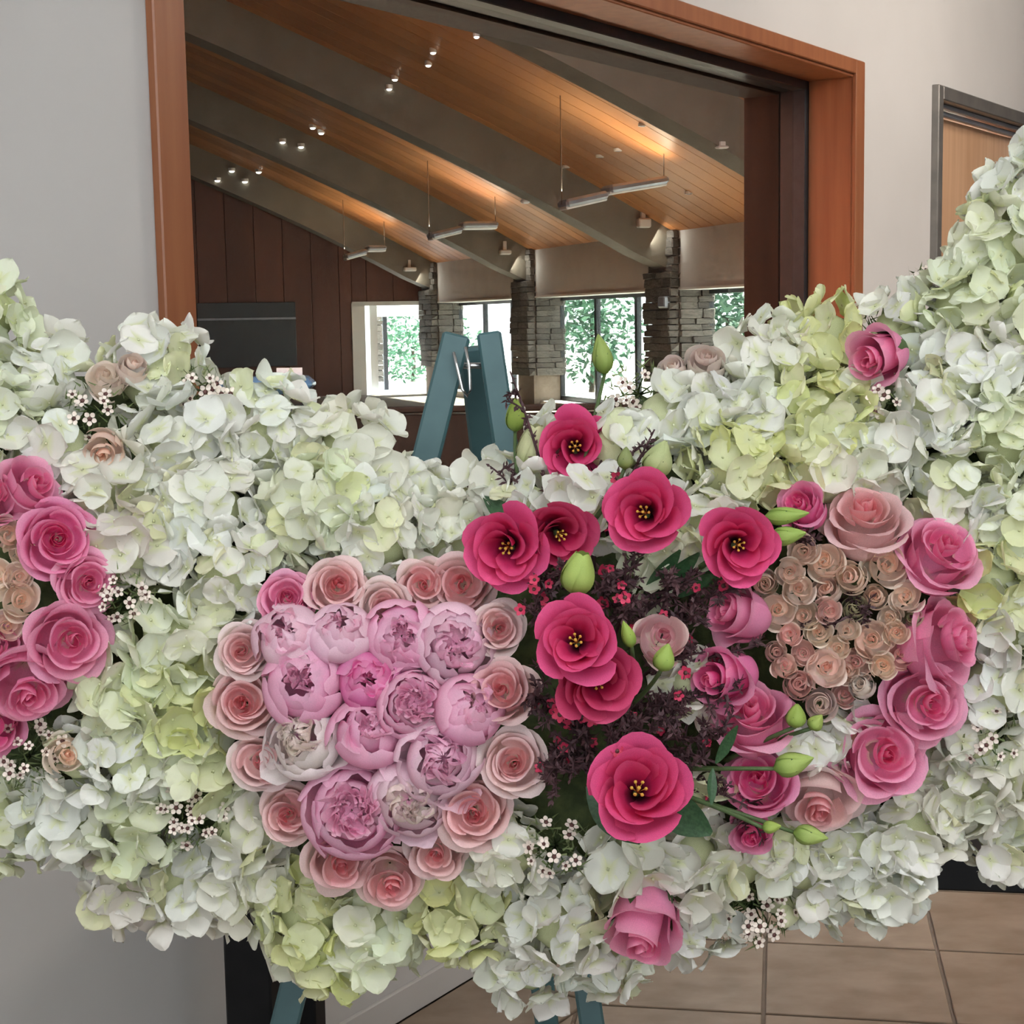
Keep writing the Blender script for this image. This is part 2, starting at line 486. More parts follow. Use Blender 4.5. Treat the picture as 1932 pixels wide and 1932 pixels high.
for (x, y) in ((1265, 437), (1142, 370), (948, 262), (774, 174), (568, 76), (350, -25)):
    p = hit(x, y, ch(0, 0, 0), AV); prof.append((st(p)[1], p.z))
prof[0] = (0.0, prof[0][1])
tl, zl = prof[-1]; sl = (prof[-1][1] - prof[-2][1]) / (prof[-1][0] - prof[-2][0])
prof.append((tl + 2.5, zl + sl * .75 * 2.5)); prof.append((12.0, prof[-1][1] + sl * .4 * (12 - tl - 2.5)))
prof.insert(0, (-1.0, prof[0][1] - .5))
def zc(t):
    for (a, b) in zip(prof, prof[1:]):
        if t <= b[0]: break
    return a[1] + (b[1] - a[1]) * (t - a[0]) / (b[0] - a[0])
TW = 12.0
def s_start(t, off=THK + .02):
    p = ch(0, t, 0); q0 = wp(0, 0, -off)
    return (q0 - p).dot(NW) / AV.dot(NW)
SBK = 2 * SP + .75
ceil_o = empty('ceiling', Matrix.Translation(ch(0, 0, zc(0))))
tag(ceil_o, 'sloping cedar plank ceiling of the hall behind the window', kind='structure')
CI = ceil_o.matrix_world.inverted()
ts = [-.62] + [i * .6 for i in range(0, 21)]
def t_end(s):
    te = TW
    while te > .5 and s_start(te) > s: te -= .25
    return te
PWID = .37
s = -11.2
PL = []
while s < SBK:
    t1 = t_end(s)
    if t1 > 1.0:
        PL.append((s, min(s + PWID, SBK), t1))
    s += PWID
for (sa, sb, t1) in PL:
    m_ = MB(); vs_ = []; f_ = []
    tt = [t for t in ts if t < t1] + [t1]
    for t in tt:
        for (ss, dz) in ((sa + .006, 0), (sb - .006, 0), (sb - .006, .04), (sa + .006, .04)):
            vs_.append(ch(ss, t, zc(t) + dz))
    for i in range(len(tt) - 1):
        for k in range(4):
            f_.append((i * 4 + k, (i + 1) * 4 + k, (i + 1) * 4 + (k + 1) % 4, i * 4 + (k + 1) % 4))
    f_ += [(0, 1, 2, 3), (len(tt) * 4 - 1, len(tt) * 4 - 2, len(tt) * 4 - 3, len(tt) * 4 - 4)]
    m_.add(vs_, f_); me = m_.mesh('plank', M['plank']); me.transform(CI)
    link('plank', me, ceil_o)
m_ = MB(); vs_ = []; f_ = []
tt = [t for t in ts if t <= TW + .01]
for t in tt:
    vs_ += [ch(max(-11.6, s_start(t) - .1), t, zc(t) + .045), ch(SBK + .3, t, zc(t) + .045), ch(SBK + .3, t, zc(t) + .2), ch(max(-11.6, s_start(t) - .1), t, zc(t) + .2)]
for i in range(len(tt) - 1):
    for k in range(4):
        f_.append((i * 4 + k, (i + 1) * 4 + k, (i + 1) * 4 + (k + 1) % 4, i * 4 + (k + 1) % 4))
m_.add(vs_, f_); me = m_.mesh('roof_deck', M['wood_dark']); me.transform(CI)
link('roof_deck', me, ceil_o)
# curved beams
for n in (-1, 0, 1, 2):
    m_ = MB(); vs_ = []; f_ = []
    sc = n * SP; hw = .24
    te = min(t_end(sc - hw), t_end(sc + hw))
    tt = [t for t in ts if 0 <= t < te] + [te]
    for t in tt:
        dep = .64 if t > .1 else .58
        for (ss, zz) in ((sc - hw, zc(t) - dep), (sc + hw, zc(t) - dep), (sc + hw, zc(t) + .01), (sc - hw, zc(t) + .01)):
            vs_.append(ch(ss, t, zz))
    for i in range(len(tt) - 1):
        for k in range(4):
            f_.append((i * 4 + k, i * 4 + (k + 1) % 4, (i + 1) * 4 + (k + 1) % 4, (i + 1) * 4 + k))
    f_ += [(3, 2, 1, 0), tuple(range(len(tt) * 4 - 4, len(tt) * 4))]
    m_.add(vs_, f_)
    o = link('trim_%d' % (n + 2), m_.mesh('curved_beam', M['beam']))
    tag(o, 'curved grey brown roof beam, %s of the four behind the glass' % ('nearest', 'second', 'third', 'farthest')[n + 1], kind='structure')
# window side of the hall
HEAD = 0.55 * CAMH + CAMH * 0 + (hit(1230, 546, ch(0, 0, 0), NV).z - 0.55 * CAMH)
wr = empty('wall_right', Matrix.Translation(ch(0, 0, 0)))
tag(wr, 'window side of the hall, grey plaster bands between stone piers', kind='structure')
WRI = wr.matrix_world.inverted()
def cpart(name, mat, boxes, parent, inv, bev=0):
    mm = MB()
    for b in boxes: cbox(mm, *b, bev)
    me = mm.mesh(name, mat); me.transform(inv)
    return link(name, me, parent)
PH = .42
bays = []
for n in (-2, -1, 0, 1):
    s0 = n * SP + PH if n > -2 else -11.4
    s1 = (n + 1) * SP - PH
    bays.append((s0, s1))
bays.append((2 * SP + PH, SBK + .3))
for (s0, s1) in bays:
    cpart('plaster_band', M['plaster'], [(s0, s1, -.6, -.02, HEAD, zc(0) + .1)], wr, WRI)
    cpart('white_soffit', M['plaster_white'], [(s0, s1, -.6, -.0, HEAD - .03, HEAD)], wr, WRI)
    cpart('low_sill', M['plaster'], [(s0, s1, -.6, -.1, 0, .12)], wr, WRI)
# stone piers
rs = random.Random(5)
stone_meshes = []
for k in range(6):
    mm = MB(); mm.box(Matrix.Identity(4), 1, 1, 1, .06)
    vv = [Vector(p) for p in mm.v]
    mm.v = [tuple(v + Vector((rs.uniform(-.05, .05), rs.uniform(-.05, .05), rs.uniform(-.08, .08)))) for v in vv]
    stone_meshes.append(mm.mesh('stone', M['stone']))
for n in (-1, 0, 1, 2):
    pier = empty('trim_%d' % (n + 6), Matrix.Translation(ch(n * SP, 0, 0)))
    tag(pier, 'stacked ledge stone pier under the %s roof beam' % ('nearest', 'second', 'third', 'farthest')[n + 1], kind='structure')
    PI_ = pier.matrix_world.inverted()
    cpart('pier_core', M['grout'], [(n * SP - PH, n * SP + PH, -.6, .02, 0, zc(0) + .02)], pier, PI_)
    z = .0
    rowh = .13
    while z < zc(0) - .02:
        h = rs.uniform(.085, .15)
        h = min(h, zc(0) - z)
        if z > .55:
            # inner face pieces along s
            wide = z < zc(0) - .62
            a0 = -PH - .04; a1 = PH + .04
            cut = rs.uniform(-.2, .2)
            segs = ((a0, cut), (cut, a1))
            for (x0, x1) in segs:
                out = rs.uniform(.05, .10) + (.06 if wide else 0)
                oo = link('stone', rs.choice(stone_meshes), pier)
                oo.matrix_world = Matrix.Translation(ch(n * SP + (x0 + x1) / 2, out / 2, z + h / 2)) @ CROT @ Matrix.Diagonal((x1 - x0 - .008, out + .02, h - .008, 1))
            # face towards the camera, into the window recess
            for (t0, t1) in ((-.6, -.6 + .3 + rs.uniform(-.1, .1)), (None, -.02)):
                if t0 is None: t0 = last
                last = t1
                out = rs.uniform(.03, .07)
                oo = link('stone', rs.choice(stone_meshes), pier)
                oo.matrix_world = Matrix.Translation(ch(n * SP - PH - out / 2, (t0 + t1) / 2, z + h / 2)) @ CROT @ Matrix.Diagonal((out + .02, abs(t1 - t0) - .008, h - .008, 1))
        z += h
# hall windows
for k, (s0, s1) in enumerate(bays[:4]):
    wnd = empty('window_%d' % (k + 2), Matrix.Translation(ch((s0 + s1) / 2, -.55, 0)))
    tag(wnd, 'tall garden window of the hall, %s of the row' % ('nearest', 'second', 'third', 'farthest')[k], kind='structure')
    inv = wnd.matrix_world.inverted()
    mid = [s0 + (s1 - s0) * q for q in (.0, .34, .67, 1.0)]
    for q, sm in enumerate(mid):
        w_ = .05
        cpart('mullion', M['black_metal'], [(sm - w_, sm + w_, -.58, -.50, .12, HEAD - .03)], wnd, inv)
    cpart('frame_rail', M['black_metal'], [(s0, s1, -.58, -.50, .12, .20), (s0, s1, -.58, -.50, HEAD - .09, HEAD - .03)], wnd, inv)
    for q in range(3):
        cpart('pane', M['glass'], [(mid[q] + .03, mid[q + 1] - .03, -.545, -.539, .16, HEAD - .06)], wnd, inv)
for (s0, s1) in bays[:4]:
    d = bpy.data.lights.new('daylight_portal', 'AREA'); d.shape = 'RECTANGLE'; d.size = s1 - s0; d.size_y = HEAD - .1
    d.cycles.is_portal = True
    oo = bpy.data.objects.new('daylight_portal', d); COL.objects.link(oo)
    pc = ch((s0 + s1) / 2, -.62, HEAD / 2)
    oo.matrix_world = Matrix.Translation(pc) @ Matrix((AV, ZUP, NV)).transposed().to_4x4()
# back wall of red wood boards with a doorway
bwall = empty('wall_back', Matrix.Translation(ch(SBK, 6, 0)))
tag(bwall, 'dark red wood panelled end wall of the hall', kind='structure')
BWI = bwall.matrix_world.inverted()
def bst(x, y):
    p = hit(x, y, ch(SBK, 0, 0), AV); return st(p)[1], p.z
dt1, dzT = bst(664, 572); dt0, _ = bst(812, 572)
t = -.6; k = 0
while t < TW:
    t2 = min(t + .62, TW)
    zt_ = zc((t + t2) / 2) + .15
    lo = 0.0
    for (ta, tb) in ((t, t2),):
        cuts = sorted({ta, tb} | {c for c in (dt0, dt1) if ta < c < tb})
        for (c0, c1) in zip(cuts, cuts[1:]):
            lo = dzT if (c0 >= dt0 - 1e-6 and c1 <= dt1 + 1e-6) else 0
            if c1 - c0 > .02:
                cpart('panel', M['redwood'], [(SBK + rs.uniform(0, .006), SBK + .12, c0 + .004, c1 - .004, lo, zt_)], bwall, BWI, .006)
    t = t2
cpart('backing', M['wood_dark'], [(SBK + .12, SBK + .2, -.6, dt0 - .01, 0, zc(0) + .1), (SBK + .12, SBK + .2, dt1 + .01, TW, 0, zc(TW) + .15), (SBK + .12, SBK + .2, dt0 - .01, dt1 + .01, dzT, zc(dt1) + .1)], bwall, BWI)
cpart('door_casing', M['plaster_white'], [(SBK - .03, SBK + .2, dt1 - .28, dt1 + .02, 0, dzT), (SBK - .03, SBK + .1, dt0, dt1, dzT - .06, dzT + .03)], bwall, BWI)
# lobby beyond the doorway
alc = empty('wall_alcove', Matrix.Translation(ch(SBK + 1, dt0, 0)))
tag(alc, 'bright vestibule with stone wall seen through the far doorway', kind='structure')
ALI = alc.matrix_world.inverted()
cpart('white_side', M['plaster_white'], [(SBK + .2, SBK + 2.4, dt1 - .62, dt1 - .45, 0, dzT + .3)], alc, ALI)
cpart('white_soffit', M['plaster_white'], [(SBK + .2, SBK + 2.4, dt0 - .8, dt1 + .05, dzT - .05, dzT + .3), (SBK + 2.2, SBK + 2.4, dt0 - 1.6, dt1, dzT - .30, dzT)], alc, ALI)
zz = 0.2
while zz < dzT - .36:
    h = rs.uniform(.1, .16)
    for (c0, c1) in ((dt1 - 1.30, dt1 - 1.0), (dt1 - 1.0, dt1 - .62)):
        oo = link('stone', rs.choice(stone_meshes), alc)
        oo.matrix_world = Matrix.Translation(ch(SBK + 2.3, (c0 + c1) / 2, zz + h / 2)) @ CROT @ Matrix.Diagonal((.12 + rs.uniform(0, .05), c1 - c0 - .01, h - .01, 1))
    zz += h
cpart('mullion', M['black_metal'], [(SBK + 2.25, SBK + 2.35, dt1 - 1.42, dt1 - 1.32, 0, dzT - .3)], alc, ALI)
# far left wall and floor of the hall
m_ = MB(); cbox(m_, s_start(TW) + .2, SBK + .3, TW, TW + .2, 0, zc(TW) + .2)
o = link('wall_far', m_.mesh('wall_far', M['redwood'])); tag(o, 'dark wood wall on the far side of the hall', kind='structure')
m_ = MB()
q = [ch(SBK, -.6, .003), ch(SBK, TW, .003), ch(s_start(TW), TW, .003), ch(s_start(-.6), -.6, .003)]
m_.add(q + [v - ZUP * .006 for v in q], [(0, 1, 2, 3), (7, 6, 5, 4)] + [(i, i + 4, (i + 1) % 4 + 4, (i + 1) % 4) for i in range(4)])
o = link('floor_hall', m_.mesh('floor_hall', M['hallfloor'])); tag(o, 'dark floor of the hall behind the window', kind='structure')
m_ = MB()
q = [ch(SBK + 40, -60, -.01), ch(SBK + 40, 5, -.01), ch(-30, -.6, -.01), ch(-30, -60, -.01)]
q = [ch(SBK + 40, -60, -.02), ch(SBK + 40, -.7, -.02), ch(-14, -.7, -.02), ch(-14, -60, -.02)]
m_.add(q + [v - ZUP * .1 for v in q], [(0, 1, 2, 3), (7, 6, 5, 4)] + [(i, i + 4, (i + 1) % 4 + 4, (i + 1) % 4) for i in range(4)])
o = link('ground_outside', m_.mesh('ground_outside', M['concrete'])); tag(o, 'sunlit pale paving outside the hall windows', kind='structure')
print('PROFILE', [(round(a, 2), round(b, 2)) for a, b in prof], 'SP', SP, 'HEAD', HEAD, 'zT', zT, 'u', uL, uR, uDL, uDR, zDT, 'BORDER', BORDER, 'TS', (g2 - g1).length)
# ---- ceiling lamps, and lamp reflections built as discs
def ceil_hit(x, y, drop=0.0, beams=True):
    d = ray(x, y); k = 6.0
    while k < 60:
        p = CAMP + d * k
        s_, t_ = st(p)
        if p.z > zc(t_) - drop: return p
        if beams and p.z > zc(t_) - .66 and any(abs(s_ - n * SP) < .26 for n in (-1, 0, 1, 2)): return p
        k += .02
    return p
LBL = {}
def spot(x, y, r, label, grp):  # lamp reflections in the pane, built as glowing discs at the hall ceiling
    p = ceil_hit(x, y, .02)
    e = empty('spot_reflection', Matrix.Translation(p)); tag(e, label, 'ceiling light', grp)
    m1 = MB(); m1.tube([(0, 0, .03), (0, 0, -.03)], r * 1.35, 12)
    link('trim_ring', m1.mesh('trim_ring', M['lamp_white']), e)
    m2 = MB(); m2.ball((0, 0, -.035), r, 10, 6, .5)
    link('glow_disc', m2.mesh('glow_disc', M['glow_disc']), e)
SPOTS = [(897, 42, 'upper spot of the pair nearest the window head'), (899, 64, 'lower spot of the pair nearest the window head'),
         (817, 95, 'upper spot of the second pair from the window head'), (808, 119, 'lower spot of the second pair from the window head'),
         (745, 146, 'upper spot of the third pair from the window head'), (734, 164, 'lower spot of the third pair from the window head'),
         (590, 238, 'upper left spot of the four in mid ceiling'), (606, 248, 'upper right spot of the four in mid ceiling'),
         (533, 265, 'lower left spot of the four in mid ceiling'), (568, 274, 'lower right spot of the four in mid ceiling'),
         (437, 320, 'upper left of the four faintest spots near the wood jamb'), (488, 322, 'upper right of the four faintest spots near the wood jamb'),
         (410, 338, 'lower left of the four faintest spots near the wood jamb'), (462, 340, 'lower right of the four faintest spots near the wood jamb')]
for (x, y, w_) in SPOTS:
    dd = pix(ceil_hit(x, y))[2]
    spot(x, y, 5.0 * dd / FPX, 'reflected lamp as glowing disc, ' + w_, 'lamp reflections built as glowing discs')
def pend(xa, ya, xb, yb, xc, yc, label, watt=24):
    p = ceil_hit((xa + xc) / 2, (ya + yc) / 2, .85)
    A = hit(xa, ya, p, AV); B = hit(xb, yb, p, AV); C = hit(xc, yc, p, AV)
    e = empty('pendant_lamp', Matrix.Translation(p)); tag(e, label, 'pendant lamp', 'linear pendant lamps in the hall')
    for (P, Q) in ((A, B), (B + (C - B) * .02 + ZUP * .06, C)):
        d = (Q - P); L = d.length; ax = d.normalized(); sd = ax.cross(ZUP).normalized(); up = sd.cross(ax)
        R_ = Matrix((ax, sd, -up)).transposed()
        if R_.determinant() < 0: R_ = Matrix((ax, -sd, -up)).transposed()
        X = Matrix.Translation((P + Q) / 2 - p) @ R_.to_4x4()
        m1 = MB(); m1.box(X, L, .34, .10, .03); hsg = link('housing', m1.mesh('housing', M['lamp_metal']), e)
        m2 = MB(); m2.box(Matrix.Translation(-ZUP * .05) @ X, L * .97, .26, .05, .015); link('diffuser', m2.mesh('diffuser', M['lamp_white']), e)
    # added up-light on the fitting to brighten the cedar boards
    d = C - A; ax = d.normalized(); sd = ax.cross(ZUP).normalized(); up = sd.cross(ax)
    if up.z < 0: up = -up; sd = -sd
    ld = bpy.data.lights.new('added_uplight', 'AREA'); ld.shape = 'RECTANGLE'; ld.size = d.length; ld.size_y = .2; ld.energy = watt; ld.color = (1, .84, .62)
    lo_ = bpy.data.objects.new('added_uplight', ld); COL.objects.link(lo_); lo_.parent = e
    R3 = Matrix((ax, (-up).cross(ax), -up)).transposed()
    lo_.matrix_local = Matrix.Translation((A + C) / 2 - p + up * .16) @ R3.to_4x4()
    for P in (A, C):
        s_, t_ = st(P)
        m3 = MB(); m3.tube([P - p, Vector((P.x - p.x, P.y - p.y, zc(t_) - p.z))], .008, 5); link('wire', m3.mesh('wire', M['wire']), e)
pend(1060, 386, 1140, 368, 1253, 340, 'long grey pendant lamp hanging under the brightest ceiling bay')
pend(810, 446, 868, 432, 935, 424, 'grey pendant lamp between the second and third beams')
pend(650, 485, 690, 474, 726, 468, 'smallest grey pendant lamp near the red end wall')
def washer(x, y, w_, h_, label, lit=0):
    p = ceil_hit(x, y, .12); dd = pix(p)[2]
    e = empty('wall_washer', Matrix.Translation(p)); tag(e, label, 'ceiling light', 'white box lights on the ceiling')
    m1 = MB(); m1.box(CROT, w_ * dd / FPX * .9, w_ * dd / FPX, h_ * dd / FPX, .02); link('lamp_box', m1.mesh('lamp_box', M['lamp_white']), e)
    if lit:
        ld = bpy.data.lights.new('washer_light', 'AREA'); ld.size = .25; ld.energy = lit; ld.color = (1, .93, .84)
        lo_ = bpy.data.objects.new('washer_light', ld); COL.objects.link(lo_); lo_.parent = e
        v_ = (NV * .8 - ZUP * .5 - AV * .3); lo_.matrix_local = Matrix.Translation(v_ * .2 - ZUP * .1) @ v_.to_track_quat('-Z', 'Y').to_matrix().to_4x4()
    m2 = MB(); m2.box(Matrix.Translation(ZUP * (.1 if lit else .03)) @ CROT, .06, .06, .2 if lit else .06); link('bracket', m2.mesh('bracket', M['lamp_white']), e)
washer(1213, 421, 26, 18, 'white box light beside the nearest visible stone pier top', 4)
washer(952, 476, 22, 9, 'white box light at the end of the second ceiling bay', 4)
washer(772, 508, 24, 8, 'white box light close to the red end wall', 4)
washer(1362, 278, 22, 5, 'square white fixture on the nearest beam')
washer(991, 380, 16, 8, 'small white fixture on the second beam')
for (x, y, w_) in ((1068, 315, 'left of three in a row'), (1132, 295, 'middle of three in a row'), (1166, 283, 'right of three in a row'), (1300, 364, 'below the long pendant lamp'), (1212, 236, 'by the top beam')):
    p = ceil_hit(x, y, .01); dd = pix(p)[2]
    e = empty('recessed_downlight', Matrix.Translation(p)); tag(e, 'unlit round downlight in the cedar ceiling, ' + w_, 'ceiling light', 'unlit downlights')
    m1 = MB(); m1.tube([(0, 0, .02), (0, 0, -.015)], 8 * dd / FPX, 14); link('trim_ring', m1.mesh('trim_ring', M['lamp_white']), e)
    m2 = MB(); m2.tube([(0, 0, .0), (0, 0, -.02)], 4.5 * dd / FPX, 12); link('reflector', m2.mesh('reflector', M['lamp_metal']), e)
# small wall speaker on the pier
p = hit(1253, 570, ch(0, .17, 0), NV)
m1 = MB(); m1.box(Matrix.Translation(p) @ CROT, .22, .12, .17, .02)
e = link('wall_speaker', m1.mesh('wall_speaker', M['lamp_metal'])); tag(e, 'small pale box mounted on the dark stone pier', 'speaker')
# ---- furniture of the hall seen low in the window
def quad_box(name, x0, x1, ytop, depth, h, thick, mat, bev=.02):
    A = at(x0, ytop, depth); B = at(x1, ytop, depth)
    ax = flat(B - A); L = (B - A).length
    nrm = Vector((-ax.y, ax.x, 0))
    R_ = Matrix((ax, nrm, ZUP)).transposed().to_4x4()
    c = (A + B) / 2
    return R_, Vector((c.x, c.y, 0)), L, c.z
R_, c, L, zt = quad_box('pew', 330, 1330, 772, 12.5, .9, .1, None)
e = empty('wooden_pew', Matrix.Translation(c) @ R_); tag(e, 'long dark wooden pew back just behind the glass', 'pew')
m1 = MB(); m1.box(Matrix.Translation((0, 0, zt / 2 - .02)), L, .05, zt - .04, .01); link('backrest', m1.mesh('backrest', M['wood_dark']), e)
m1 = MB(); m1.box(Matrix.Translation((0, 0, zt)), L + .04, .10, .05, .012); link('top_rail', m1.mesh('top_rail', M['wood_dark']), e)
m1 = MB(); m1.box(Matrix.Translation((0, .22, .42)), L, .42, .05, .012); link('seat', m1.mesh('seat', M['wood_dark']), e)
for sx in (-.48, 0, .48):
    m1 = MB(); m1.box(Matrix.Translation((L * sx, .2, .22)), .06, .42, .44, .01); link('leg', m1.mesh('leg', M['wood_dark']), e)
R_, c, L, zt = quad_box('chest', 400, 583, 712, 11.0, .9, .5, None)
e = empty('blue_chest', Matrix.Translation(c) @ R_); tag(e, 'glossy blue lidded chest behind the glass beside the wood jamb', 'chest')
m1 = MB(); m1.box(Matrix.Translation((0, .2, zt / 2 - .1)), L * .96, .4, zt - .2, .02); link('body', m1.mesh('body', M['bluegrey']), e)
m1 = MB(); m1.box(Matrix.Translation((0, .2, zt - .06)), L, .46, .12, .05); link('lid', m1.mesh('lid', M['bluetop'], True), e)
m1 = MB(); m1.box(Matrix.Translation((L * .28, .1, zt + .03)), .18, .004, .06); pc_ = link('paper_card', m1.mesh('paper_card', M['paper']))
pc_.matrix_world = Matrix.Translation(c) @ R_; tag(pc_, 'small white printed card standing on the blue chest', 'card')
# wall screen
t1_, z1_ = bst(370, 572); t0_, z0_ = bst(560, 690)
cpart('dark_screen', M['bluegrey'], [(SBK - .06, SBK, t0_, t1_, z0_, z1_)], bwall, BWI, .01)['label'] = 'wide blue grey screen on the end wall'
cpart('screen_rail', M['lamp_metal'], [(SBK - .08, SBK - .05, t0_, t1_, bst(450, 604)[1], bst(450, 600)[1])], bwall, BWI, .005)
# ---- shrubs and trees outside the hall windows
def foliage(name, c, rx, rz, n, lsz, label, seed, trunk=True, mat='hedge'):
    r_ = random.Random(seed)
    e = empty(name, Matrix.Translation(Vector((c.x, c.y, 0)))); tag(e, label, 'tree' if trunk else 'shrub', 'garden plants outside the hall')
    m1 = MB()
    for i in range(n):
        d = Vector((r_.gauss(0, 1), r_.gauss(0, 1), r_.gauss(0, 1))).normalized() * (r_.random() ** .4)
        p = Vector((d.x * rx, d.y * rx, c.z + d.z * rz))
        if p.z < 0.03: p.z = .05 + r_.random() * .2
        a = Vector((r_.gauss(0, 1), r_.gauss(0, 1), r_.gauss(0, .6))).normalized(); b = a.cross(Vector((r_.gauss(0, 1), r_.gauss(0, 1), 1))).normalized()
        l = lsz * r_.uniform(.6, 1.3)
        m1.add([p - a * l, p + b * l * .45, p + a * l, p - b * l * .45], [(0, 1, 2, 3)])
    fo = link('foliage', m1.mesh('foliage', M[mat]), e); fo['kind'] = 'stuff'
    m2 = MB(); m2.tube([(0, 0, 0), (.05, 0, c.z * .5), (0, .04, c.z)], [.07, .05, .03], 7); link('trunk', m2.mesh('trunk', M['bark']), e)
foliage('garden_tree', ch(SP * .75, -3.4, 1.6), 1.3, 1.5, 1500, .11, 'bright green leafy tree outside the nearest tall window', 1)
foliage('garden_tree', ch(SP * 1.75, -3.2, 1.6), 1.2, 1.5, 1300, .11, 'green tree outside the window behind the easel top', 2)
foliage('garden_shrub', ch(SP * .2, -5, .7), 2.2, .8, 1900, .10, 'low grey green shrub under the nearest tall window', 3, False)
foliage('garden_shrub', ch(SP * 1.4, -6, .8), 2.4, .9, 1900, .10, 'low shrub outside the middle window', 4, False)
foliage('garden_tree', ch(-SP * .4, -4.5, 1.5), 1.6, 1.2, 1200, .12, 'thin leafy tree outside the window beside the right jamb', 5)
foliage('garden_shrub', ch(SBK + 7, dt0 - 1.6, 1.0), 2.0, 1.1, 2200, .10, 'speckled shrub beyond the far doorway', 6, False)
# ------------------------------------------------------------------ flower shapes (unit size: outer radius 1, facing +Z)
def bez(P, v):
    a = (1 - v)
    return tuple(a ** 3 * P[0][k] + 3 * a * a * v * P[1][k] + 3 * a * v * v * P[2][k] + v ** 3 * P[3][k] for k in (0, 1))
def cup_petal(mat, P, A, curl, r_, point=.02, wave=.03, spiral=.07, jag=0.0, drop=.15, nu=9, nv=9, name='petal', wfoot=.5):
    """a petal swept round the flower axis along the profile P (radius, height)"""
    ph = r_.uniform(0, 6.3); ph2 = r_.uniform(0, 6.3)
    def fn(u, v):
        au = abs(u)
        vv = v * (1 - drop * au ** 3.4 + point * (1 - au) ** 2 - jag * (.5 + .5 * math.sin(u * 9 + ph2)) * v ** 4)
        rr, zz = bez(P, min(vv, 1.08))
        k = max(0.0, (vv - .70) / .30)
        rr += curl * k * k; zz -= curl * .55 * k * k * k
        an = u * A * (wfoot + (1 - wfoot) * min(1, v * 1.7) ** .8)
        rr *= 1 + spiral * u
        rr += wave * math.sin(3.1 * u + ph) * v * v
        zz += wave * .8 * math.sin(4.3 * u + ph2) * v * v
        # petals flare away from the axis at their sides
        return Vector((rr * math.cos(an), rr * math.sin(an), zz)), (v, .5 + .5 * u, 0, 1)
    m_ = MB(); m_.grid(fn, nu, nv)
    return m_.mesh(name, mat, True, True)

def make_rose(mat, layers, base=-.75, seed=0, foot=.06):
    """returns a list of (mesh, rotation, layer fraction)"""
    r_ = random.Random(seed); out = []; ang = r_.uniform(0, 6)
    for k, (R, zt, n, A, curl, close) in enumerate(layers):
        if k < len(layers) - 2:                           # inner petals sit shallow against the next layer in
            P = ((R * .45, zt - .50), (R * .92, zt - .46), (R * 1.04, zt - .22), (R * (1 - close), zt))
        else:
            P = ((foot, base), (R * 1.12 + .03, base * .82), (R * 1.06, zt - (zt - base) * .35), (R * (1 - close), zt))
        variants = [cup_petal(mat, P, A, curl, r_, point=r_.uniform(.0, .04) + (r_.uniform(0, .09) if k >= len(layers) - 3 else 0), wave=.02 + .12 * curl, spiral=.10) for _ in range(min(n, 3))]
        ang += r_.uniform(.4, 1.0)
        for i in range(n):
            out.append((variants[i % len(variants)], ang + 2 * PI * i / n + r_.uniform(-.12, .12), k / max(1, len(layers) - 1)))
    return out
ROSE_OPEN = [make_rose(M['rose'], [(.08, .50, 2, 1.9, 0, .45), (.16, .55, 3, 1.5, .01, .22), (.26, .56, 3, 1.4, .03, .12), (.38, .53, 4, 1.2, .05, .05),
                                   (.52, .46, 5, 1.05, .09, .02), (.68, .32, 5, 1.0, .15, 0), (.82, .10, 5, .95, .22, 0)], seed=s_) for s_ in (1, 2, 3)]
ROSE_CUP = [make_rose(M['rose'], [(.10, .66, 2, 1.9, 0, .45), (.20, .70, 3, 1.45, .0, .22), (.33, .70, 3, 1.35, .04, .10), (.50, .62, 4, 1.15, .09, .03),
                                  (.66, .44, 4, 1.15, .17, .01), (.78, .18, 5, 1.0, .24, 0)], base=-.95, seed=s_) for s_ in (4, 5)]
ROSE_BUD = [make_rose(M['rose'], [(.12, .86, 2, 1.9, 0, .5), (.24, .90, 3, 1.35, .0, .25), (.40, .92, 3, 1.4, .05, .16), (.56, .82, 3, 1.35, .12, .08),
                                  (.70, .55, 4, 1.15, .22, .02)], base=-1.0, seed=s_) for s_ in (6, 7)]
SPRAY = [make_rose(M['spray'], [(.16, .62, 2, 1.9, 0, .45), (.32, .66, 3, 1.35, .0, .2), (.52, .62, 3, 1.2, .03, .12), (.74, .45, 4, 1.0, .10, .04), (.88, .10, 3, .8, .16, 0)],
                   base=-.85, seed=s_) for s_ in (8, 9, 10)]
SPRAY_BUD = [make_rose(M['spray'], [(.14, .80, 2, 1.9, 0, .5), (.27, .84, 3, 1.6, .0, .30), (.42, .84, 3, 1.5, .0, .20), (.60, .76, 4, 1.3, .01, .12), (.80, .52, 4, 1.2, .04, .05)], base=-.95, seed=s_) for s_ in (11, 12)]

